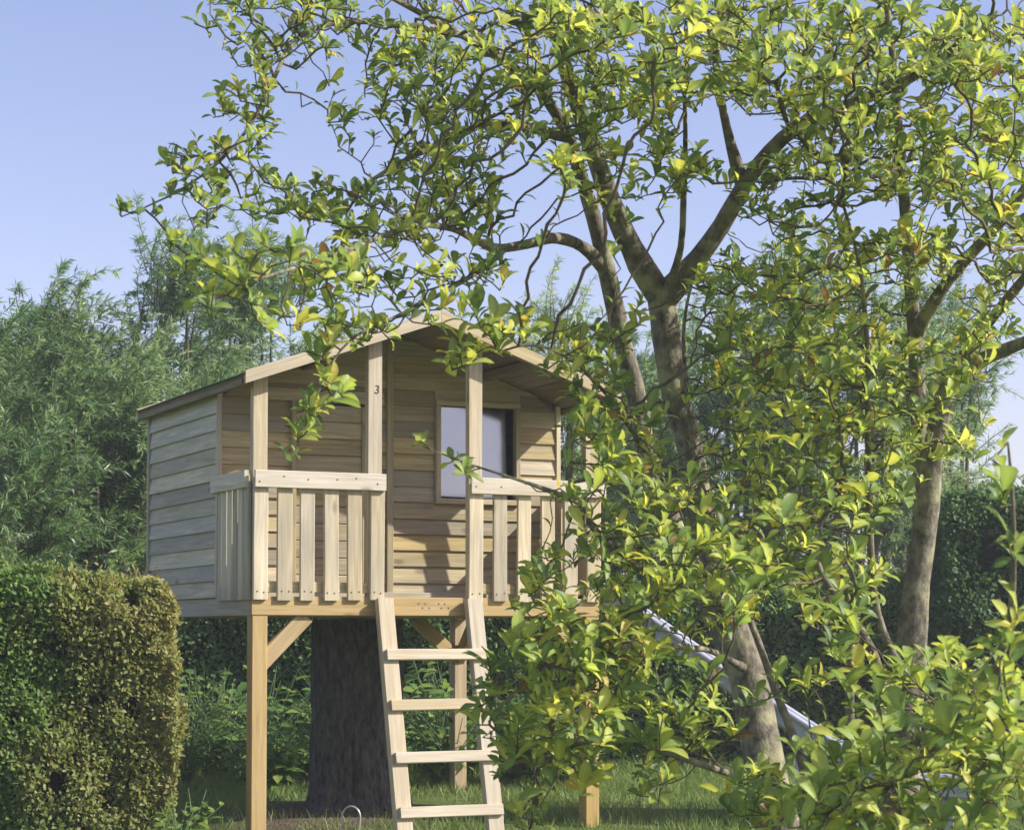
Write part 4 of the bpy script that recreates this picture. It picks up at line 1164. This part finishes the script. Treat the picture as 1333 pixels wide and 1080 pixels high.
# ------------------------------------------------------------------ willows behind the playhouse
def willow(px, Y, top_py, half_w, label, n_shoot=260, wind=0.35, pal=0.35, seed=1, thin=1.0, leaf=0.074):
    """upright many-stemmed willow; px / top_py give its place and height, half_w its half width in metres"""
    g = np.random.default_rng(seed)
    x0 = (px - 666.5) / FPX * Y
    top = CAMZ + (825 - top_py) / FPX * Y
    root = empty('willow_tree', Matrix.Translation((x0, Y, 0)), label, 'willow tree', 'willows behind the playhouse')
    base = np.array((x0, Y, 0.0))
    parts = []
    limbs = []
    # trunk and rising limbs
    trunk = np.array([(0, 0, -0.1), (0.02, 0, 0.25), (0.0, 0.02, 0.6)])
    parts.append(tube(trunk, [0.17, 0.14, 0.12], 10))
    nl = 20
    for k in range(nl):
        a = g.uniform(0, 6.283); rr = half_w * math.sqrt(g.uniform(0.02, 1)) * 0.85
        rr = rr if k > 5 else rr * 0.45
        hgt = top * (1 - 0.34 * (rr / half_w) ** 2) * (g.uniform(0.70, 0.92) if k > 5 else g.uniform(0.86, 0.95))
        t = np.linspace(0, 1, 14)
        rad_ = rr * (t ** 0.6)
        P = np.stack([np.cos(a) * rad_ + 0.05 * np.sin(t * 5 + a), np.sin(a) * rad_ + 0.05 * np.cos(t * 4 + a), 0.5 + (hgt - 0.5) * t], 1)
        P[:, 0] += wind * 0.15 * t ** 2
        limbs.append(P)
        parts.append(tube(P, np.linspace(0.05, 0.007, 14), 6))
    # sprays of shoots: bunches along every limb, with dark gaps between them
    LP, LA, LN, LS, LT = [], [], [], [], []
    bunches = []
    for P in limbs:
        for t in np.concatenate([[0.97], g.uniform(0.08, 1.0, 7)]):
            i = min(12, int(t * 13)); f = t * 13 - i
            bunches.append((P[i] * (1 - f) + P[i + 1] * f + g.normal(0, 0.10, 3), t, g.normal(0, 0.17)))
    for k in range(int(n_shoot * 1.9)):
        s0, t, tone = bunches[g.integers(len(bunches))]
        s0 = s0 + g.normal(0, 0.05, 3)
        outv = np.array((s0[0], s0[1], 0.0)); outv = outv / (np.linalg.norm(outv) + 0.15)
        upw = 0.35 + 1.5 * t
        d = norm(outv * g.uniform(0.2, 1.2) * (1.25 - 0.75 * t) + np.array((0, 0, 1.0)) * g.uniform(0.3, 1.0) * upw + g.normal(0, 0.38, 3))
        L = g.uniform(0.22, 0.62) * (1.0 if t < 0.75 else 1.35)
        ts = np.linspace(0, 1, 9)[:, None]
        bend = np.array((wind * g.uniform(0.5, 1.5), g.normal(0, 0.10), -0.40 * g.uniform(0.1, 1.2)))
        Q = s0 + d * L * ts + bend * L * ts ** 3.2
        parts.append(tube(Q, np.linspace(0.006, 0.002, 9), 4))
        m = int(L * 165 * thin)
        tt = g.uniform(0.03, 1.0, m)
        ii = np.minimum(7, (tt * 8).astype(int)); ff = (tt * 8 - ii)[:, None]
        pts = Q[ii] * (1 - ff) + Q[ii + 1] * ff
        tan = norm(Q[ii + 1] - Q[ii])
        side = norm(np.cross(tan, g.normal(0, 1, (m, 3))))
        ax = tan * g.uniform(0.35, 0.9, (m, 1)) + side * g.uniform(0.5, 1.1, (m, 1)) + np.array((wind * 1.1, -0.1, -0.28))
        LP.append(pts); LA.append(ax); LN.append(g.normal(0, 0.5, (m, 3)) + np.array((0.6, -0.3, 0.6)))
        LS.append(leaf * g.uniform(0.65, 1.35, m)); LT.append(np.clip(g.normal(pal, 0.22, m) + tone, 0, 1))
    LP, LA, LN, LS, LT = map(np.concatenate, (LP, LA, LN, LS, LT))
    ok = LP[:, 2] > 0.05
    LP, LA, LN, LS, LT = LP[ok], LA[ok], LN[ok], LS[ok], LT[ok]
    C = pick([(0, (0.08, 0.16, 0.05)), (0.4, (0.18, 0.295, 0.095)), (0.75, (0.33, 0.45, 0.19)), (1.0, (0.56, 0.63, 0.42))], LT)
    V, F, CC = leaf_cloud(leaf_template('lance'), LP, LA, LN, LS, C)
    M = Matrix.Translation(base)
    Vt, Ft = join(parts)
    link('trunk', np_mesh('trunk', Vt, Ft, smooth=True), M_WBARK, root, M)
    o = link('crown', np_mesh('crown', V, F, CC), M_WILLOW, root, M)
    o['kind'] = 'stuff'
    return len(LP)


nw = 0
WILLOWS = [
    (-30, 15.2, 455, 1.21, 'dark full willow at the open end of the row past the bronze hedge', 572, 0.15, .25, 11, 1.0),
    (80, 15.9, 385, 0.97, 'willow with loose windblown top standing above the green hedge', 473, 0.24, .42, 12, 1.0),
    (205, 16.8, 322, 1.27, 'tall willow with pointed top rising above the bronze hedge', 682, 0.24, .36, 13, 1.0),
    (320, 18.4, 305, 1.32, 'willow whose top shows over the low eave of the playhouse roof', 616, 0.24, .40, 14, 1.0),
    (500, 21.0, 420, 1.44, 'willow mostly hidden behind the playhouse and its stump', 462, 0.18, .3, 15, 1.0),
    (705, 20.5, 350, 1.15, 'thin pale willow with sky showing through beside the roof ridge', 330, 0.09, .75, 16, 0.85),
    (850, 21.0, 420, 1.26, 'dark willow seen past the forked magnolia trunk', 473, 0.09, .35, 17, 1.0),
    (965, 18.6, 330, 1.34, 'silvery willow seen between the two magnolia trees', 572, 0.12, .5, 18, 1.0),
    (1110, 18.8, 310, 1.31, 'tall pale willow behind the branches of the upright magnolia', 572, 0.12, .6, 19, 0.95),
    (1215, 19.5, 345, 0.84, 'slim willow at the end of the row beside the open sky', 352, 0.06, .5, 20, 0.95),
]
for (px, Y, tp, hw, lab, ns, wd, pl, sd, th) in WILLOWS:
    nw += willow(px, Y, tp, hw, lab, ns, wd, pl, sd, th)
print('willow leaves', nw)


# ------------------------------------------------------------------ hedges
def hedge(label, box, n, leaf, stops, seed, tmean=0.45, lump=0.09, gap=0.30, taper=0.0, shoots=0, name='hedge', turn=0.0, pivot=None, stops2=None, split=0.0):
    x0, x1, y0, y1, z1 = box
    g = np.random.default_rng(seed)
    c = np.array(((x0 + x1) / 2, (y0 + y1) / 2, 0))
    M = Matrix.Translation(c)
    if turn:
        pv = Matrix.Translation((pivot[0], pivot[1], 0))
        M = pv @ Matrix.Rotation(R(turn), 4, 'Z') @ pv.inverted() @ M
    root = empty(name, M, label, 'hedge')
    hx, hy = (x1 - x0) / 2, (y1 - y0) / 2
    faces = [('f', 2 * hx * z1), ('k', 2 * hx * z1 * 0.35), ('l', 2 * hy * z1), ('r', 2 * hy * z1), ('t', 4 * hx * hy)]
    tot = sum(a for _, a in faces)
    P, Nv = [], []
    for f, a in faces:
        m = int(n * a / tot)
        u, v = g.uniform(-1, 1, m), g.uniform(0, 1, m)
        o = np.ones(m)
        if f == 'f': p = np.stack([u * hx, -hy * o, v * z1], 1); nn = (0, -1, 0.25)
        if f == 'k': p = np.stack([u * hx, hy * o, v * z1], 1); nn = (0, 1, 0.25)
        if f == 'l': p = np.stack([-hx * o, u * hy, v * z1], 1); nn = (-1, 0, 0.25)
        if f == 'r': p = np.stack([hx * o, u * hy, v * z1], 1); nn = (1, 0, 0.25)
        if f == 't': p = np.stack([u * hx, (v * 2 - 1) * hy, z1 * o], 1); nn = (0, 0, 1)
        P.append(p); Nv.append(np.tile(np.array(nn, float), (m, 1)))
    P = np.concatenate(P); Nv = norm(np.concatenate(Nv))
    lum = np.array([mnoise.noise((p[0] * 2.3 + seed, p[1] * 2.3, p[2] * 2.3)) + 0.5 * mnoise.noise((p[0] * 6 + seed, p[1] * 6, p[2] * 6)) for p in P])
    fine = np.array([mnoise.noise((p[0] * 9 + seed, p[1] * 9 + 3, p[2] * 9)) for p in P])
    keep = (fine > -gap - g.uniform(0, 0.5, len(P))) & (lum > -0.75)
    # round off the top edges
    edge = np.clip((P[:, 2] - (z1 - 0.18)) / 0.18, 0, 1)
    inward = np.zeros_like(P); inward[:, 0] = -np.sign(P[:, 0]) * (np.abs(P[:, 0]) > hx - 0.16) * edge ** 2 * 0.06; inward[:, 1] = -np.sign(P[:, 1]) * (np.abs(P[:, 1]) > hy - 0.16) * edge ** 2 * 0.08
    depth = -np.abs(g.normal(0, 0.035, len(P))) + lum * lump + fine * 0.02
    P = P + Nv * depth[:, None] + inward
    P, Nv, lum = P[keep], Nv[keep], lum[keep]
    m = len(P)
    ax = norm(Nv * g.uniform(0.1, 0.8, (m, 1)) + g.normal(0, 0.6, (m, 3)) + np.array((0, 0, 0.15)))
    no = Nv * 0.40 + np.array((0.45, -0.15, 0.45)) + g.normal(0, 0.45, (m, 3))
    S = leaf * g.uniform(0.6, 1.3, m)
    big = np.array([mnoise.noise((p[0] * 1.1 + 2 * seed, p[1], p[2] * 1.1)) for p in P])
    T = np.clip(tmean + 0.35 * big + g.normal(0, 0.16, m), 0, 1)
    if shoots:
        for k in range(shoots):
            u = g.uniform(-hx, hx); v = g.uniform(-hy, hy); L = g.uniform(0.04, 0.14)
            q = int(L * 160)
            t = g.uniform(0, 1, q)
            sp = np.array((u, v, z1 - 0.02)) + np.array((g.normal(0, .3), g.normal(0, .3), 1)) * L * t[:, None]
            P = np.vstack([P, sp]); ax = np.vstack([ax, g.normal(0, 0.7, (q, 3)) + np.array((0, 0, 0.6))]); no = np.vstack([no, g.normal(0, 0.6, (q, 3)) + np.array((0, -0.3, 0.6))])
            S = np.concatenate([S, leaf * g.uniform(0.5, 0.9, q)]); T = np.concatenate([T, np.clip(g.normal(tmean + 0.3, 0.15, q), 0, 1)])
    C = pick(stops, T)
    if stops2:
        nb = np.array([mnoise.noise((p[0] * 2.2 + 5, p[1] * 2.2, p[2] * 2.2)) + 0.6 * mnoise.noise((p[0] * 7, p[1] * 7, p[2] * 7)) for p in P])
        mixf = np.clip(0.5 + (P[:, 0] - split + 0.38 * nb + 0.10 * g.normal(0, 1, len(P)) - 0.25 * (P[:, 2] > z1 - 0.10)) / 0.35, 0, 1)[:, None]
        C = C * (1 - mixf) + pick(stops2, T) * mixf
    V, F, CC = leaf_cloud(leaf_template('oval'), P, ax, no, S, C, g.uniform(0, 0.3, len(P)))
    o = link('foliage', np_mesh('foliage', V, F, CC), M_HEDGE, root, M)
    o['kind'] = 'stuff'
    # closed core, coloured near black as the shade deep inside the hedge
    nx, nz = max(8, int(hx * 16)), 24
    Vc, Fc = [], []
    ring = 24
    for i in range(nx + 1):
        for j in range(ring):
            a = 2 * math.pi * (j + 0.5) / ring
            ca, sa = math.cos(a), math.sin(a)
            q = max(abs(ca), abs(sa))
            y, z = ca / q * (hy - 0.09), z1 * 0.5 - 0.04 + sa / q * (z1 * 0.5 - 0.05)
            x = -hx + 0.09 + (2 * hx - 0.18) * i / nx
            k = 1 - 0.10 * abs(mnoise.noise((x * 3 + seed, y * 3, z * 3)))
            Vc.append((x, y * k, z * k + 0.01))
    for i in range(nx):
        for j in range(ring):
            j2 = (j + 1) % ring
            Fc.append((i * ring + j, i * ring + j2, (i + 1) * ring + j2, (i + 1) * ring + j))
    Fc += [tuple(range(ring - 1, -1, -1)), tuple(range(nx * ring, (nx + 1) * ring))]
    me = bpy.data.meshes.new('shade_core'); me.from_pydata(Vc, [], Fc); me.update()
    link('shade_core', me, M_CORE, root, M)
    return len(P)


BRONZE = [(0, (0.12, 0.19, 0.055)), (0.35, (0.25, 0.29, 0.09)), (0.65, (0.36, 0.34, 0.13)), (1.0, (0.46, 0.35, 0.18))]
GREEN = [(0, (0.08, 0.17, 0.045)), (0.4, (0.14, 0.255, 0.065)), (0.75, (0.23, 0.35, 0.085)), (1.0, (0.38, 0.43, 0.11))]
DARKG = [(0, (0.06, 0.13, 0.045)), (0.5, (0.12, 0.21, 0.07)), (1.0, (0.23, 0.34, 0.12))]
nh = hedge('clipped green hedge turning bronze where it nears the weathered side wall', (-3.9, -1.49, 9.15, 9.90, 1.24), 165000, 0.026, GREEN, 5, 0.52, lump=0.085, gap=0.18, shoots=110, turn=20, pivot=(-1.50, 9.2), stops2=BRONZE, split=0.62)
nh += hedge('long low dark green hedge behind the stump and the ladder', (-5.0, 2.74, 13.4, 14.2, 1.30), 120000, 0.038, DARKG, 8, 0.65, lump=0.08, shoots=30)
nh += hedge('tall dark green hedge beyond the foot of the slide', (2.76, 6.5, 13.2, 14.2, 1.88), 80000, 0.040, DARKG, 9, 0.35, lump=0.08, shoots=14)
print('hedge leaves', nh)


# ------------------------------------------------------------------ trees far beyond the hedge
def far_tree(px, Y, top_py, hw, label, seed):
    g = np.random.default_rng(seed)
    x0 = (px - 666.5) / FPX * Y; top = CAMZ + (825 - top_py) / FPX * Y
    root = empty('broadleaf_tree', Matrix.Translation((x0, Y, 0)), label, 'tree')
    M = Matrix.Translation((x0, Y, 0))
    parts = [tube([(0, 0, -.1), (0, 0, top * .35), (0.1, 0, top * .7)], [.2, .15, .05], 8)]
    P = []
    nb = 30
    for k in range(nb):
        d = norm(g.normal(0, 1, 3)); r = g.uniform(0.2, 0.85)
        c = np.array((d[0] * hw * r, d[1] * hw * r, top * 0.6 + d[2] * top * 0.33 * r))
        parts.append(tube([(0, 0, top * .3), c * np.array((.4, .4, .85)), c], [.06, .03, .01], 5))
        m = 420
        q = norm(g.normal(0, 1, (m, 3))) * (g.uniform(0.5, 1.1, (m, 1))) * hw * 0.36
        P.append(c + q)
    P = np.concatenate(P); m = len(P)
    C = pick(DARKG, np.clip(g.normal(.45, .2, m), 0, 1))
    V, F, CC = leaf_cloud(leaf_template('oval'), P, g.normal(0, 1, (m, 3)), g.normal(0, .6, (m, 3)) + np.array((0, -.2, .8)), g.uniform(.08, .16, m), C)
    Vt, Ft = join(parts)
    link('trunk', np_mesh('trunk', Vt, Ft, smooth=True), M_WBARK, root, M)
    o = link('crown', np_mesh('crown', V, F, CC), M_HEDGE, root, M); o['kind'] = 'stuff'


far_tree(1325, 24, 630, 1.1, 'low dark broadleaf tree beyond the hedge under the open sky', 31)
far_tree(1420, 25, 600, 1.4, 'rounded dark broadleaf tree beyond the hedge at the lawn corner', 32)
far_tree(-40, 23, 400, 1.6, 'dark broadleaf tree behind the dark full willow', 33)


# ------------------------------------------------------------------ grass and weeds
def build_grass():
    g = np.random.default_rng(77)
    n = 95000
    x = g.uniform(-3.2, 4.2, n); y = 8.9 + 4.7 * g.uniform(0, 1, n)
    den = np.array([mnoise.noise((a * 1.7, b * 1.7, 0.3)) + 0.5 * mnoise.noise((a * 5, b * 5, 1.3)) for a, b in zip(x, y)])
    ds = np.hypot(x - STUMP.x, y - STUMP.y + 0.10)
    keep = (den > -0.55 + g.normal(0, 0.12, n)) & (ds > 0.36 + g.uniform(0, 0.45, n))
    x, y, den = x[keep], y[keep], den[keep]; n = len(x)
    z = np.array([ground_h(a, b) for a, b in zip(x, y)])
    P = np.stack([x, y, z - 0.004], 1)
    ax = np.stack([g.normal(0, .45, n), g.normal(0, .45, n), np.ones(n)], 1)
    no = g.normal(0, 1, (n, 3)); no[:, 2] *= 0.2
    S = g.uniform(0.035, 0.085, n) * (1 + 0.5 * np.clip(den, 0, 1)) * np.where(y > 12.6, 1.5, 1.0)
    C = pick([(0, (0.11, 0.18, 0.045)), (0.5, (0.20, 0.29, 0.08)), (1, (0.34, 0.38, 0.13))], np.clip(g.normal(.45, .25, n), 0, 1))
    V, F, CC = leaf_cloud(leaf_template('blade'), P, ax, no, S, C, g.uniform(0, .5, n))
    o = link('grass', np_mesh('grass', V, F, CC), M_GRASS)
    tag(o, 'short mown grass of the lawn under and behind the playhouse', 'grass', kind='stuff')


build_grass()


def weed(x, y, h, n, label, seed, leafl, stops):
    g = np.random.default_rng(seed)
    zg = ground_h(x, y)
    root = empty('weed', Matrix.Translation((x, y, zg)), label, 'weed', 'weeds growing round the stump')
    M = Matrix.Translation((x, y, zg))
    parts, P, A, Nn, S = [], [], [], [], []
    for k in range(n):
        a = g.uniform(0, 6.28); lean = g.uniform(0.1, 0.8); L = h * g.uniform(0.5, 1.1)
        e = np.array((math.cos(a) * lean * L, math.sin(a) * lean * L, L))
        parts.append(tube([(0, 0, -0.02), e * np.array((.35, .35, .6)), e], [.004, .003, .002], 4))
        for q in range(5):
            f = g.uniform(0.2, 1.0)
            P.append(e * np.array((f ** 1.3, f ** 1.3, f))); b = a + g.normal(0, .9)
            A.append((math.cos(b), math.sin(b), g.uniform(-.2, .6))); Nn.append((0, -.2, 1)); S.append(leafl * g.uniform(.6, 1.2))
    P, A, Nn, S = map(lambda q: np.array(q, float), (P, A, Nn, S))
    C = pick(stops, np.clip(g.normal(.55, .22, len(P)), 0, 1))
    V, F, CC = leaf_cloud(leaf_template('oval'), P, A, Nn + g.normal(0, .25, Nn.shape), S, C, g.uniform(0.1, .4, len(P)))
    Vt, Ft = join(parts)
    link('stem', np_mesh('stem', Vt, Ft), M_STEM, root, M)
    o = link('foliage', np_mesh('foliage', V, F, CC), M_HEDGE, root, M)
    o['kind'] = 'stuff'


gw = np.random.default_rng(5)
for k in range(56):
    px = gw.uniform(235, 760); Y = gw.uniform(11.7, 13.2)
    x = (px - 666.5) / FPX * Y
    if math.hypot(x - STUMP.x, Y - STUMP.y) < 0.55: continue
    hh, ll = gw.uniform(0.2, 0.75), gw.uniform(0.05, 0.12)
    lab = ('tall ' if hh > 0.55 else 'low ' if hh < 0.35 else 'knee-high ') + ('broad-leaved ' if ll > 0.09 else 'small-leaved ') + ('weed between the front leg and the stump' if px < 400 else 'weed seen between the ladder rungs before the hedge' if 500 < px < 620 else 'weed in the tangle between stump and back hedge')
    weed(x, Y, hh, int(gw.integers(14, 30)), lab, 100 + k, ll, GREEN)
for k, (px, Y, h) in enumerate(((60, 8.55, .20), (110, 8.65, .22), (150, 8.72, .18), (195, 8.85, .2), (235, 9.05, .26), (255, 9.6, .25), (225, 8.9, .12))):
    weed((px - 666.5) / FPX * Y, Y, h, 16, 'low leafy weed at the foot of the clipped hedges', 200 + k, 0.06, GREEN)


# ------------------------------------------------------------------ thin haze volume, added to lift the shadows
def build_added_haze():
    X0, X1, Y0, Y1, Z0, Z1 = -520, 520, -520, 920, -1.2, 8.0
    V = [(x, y, z) for z in (Z0, Z1) for y in (Y0, Y1) for x in (X0, X1)]
    F = [(0, 2, 3, 1), (4, 5, 7, 6), (0, 1, 5, 4), (2, 6, 7, 3), (0, 4, 6, 2), (1, 3, 7, 5)]
    me = bpy.data.meshes.new('haze'); me.from_pydata(V, [], F); me.update()
    m = bpy.data.materials.new('shadow_lift_haze'); m.use_nodes = True
    t = m.node_tree
    t.nodes.remove(t.nodes['Principled BSDF'])
    pv = N(t, 'ShaderNodeVolumePrincipled')
    pv.inputs['Color'].default_value = (0.90, 0.97, 0.95, 1)
    pv.inputs['Density'].default_value = 0.0030
    pv.inputs['Anisotropy'].default_value = 0.0
    t.links.new(pv.outputs[0], t.nodes['Material Output'].inputs['Volume'])
    o = link('haze', me, m)
    tag(o, 'thin pale haze added over the whole garden to lift its shadows', 'haze', kind='stuff')


build_added_haze()
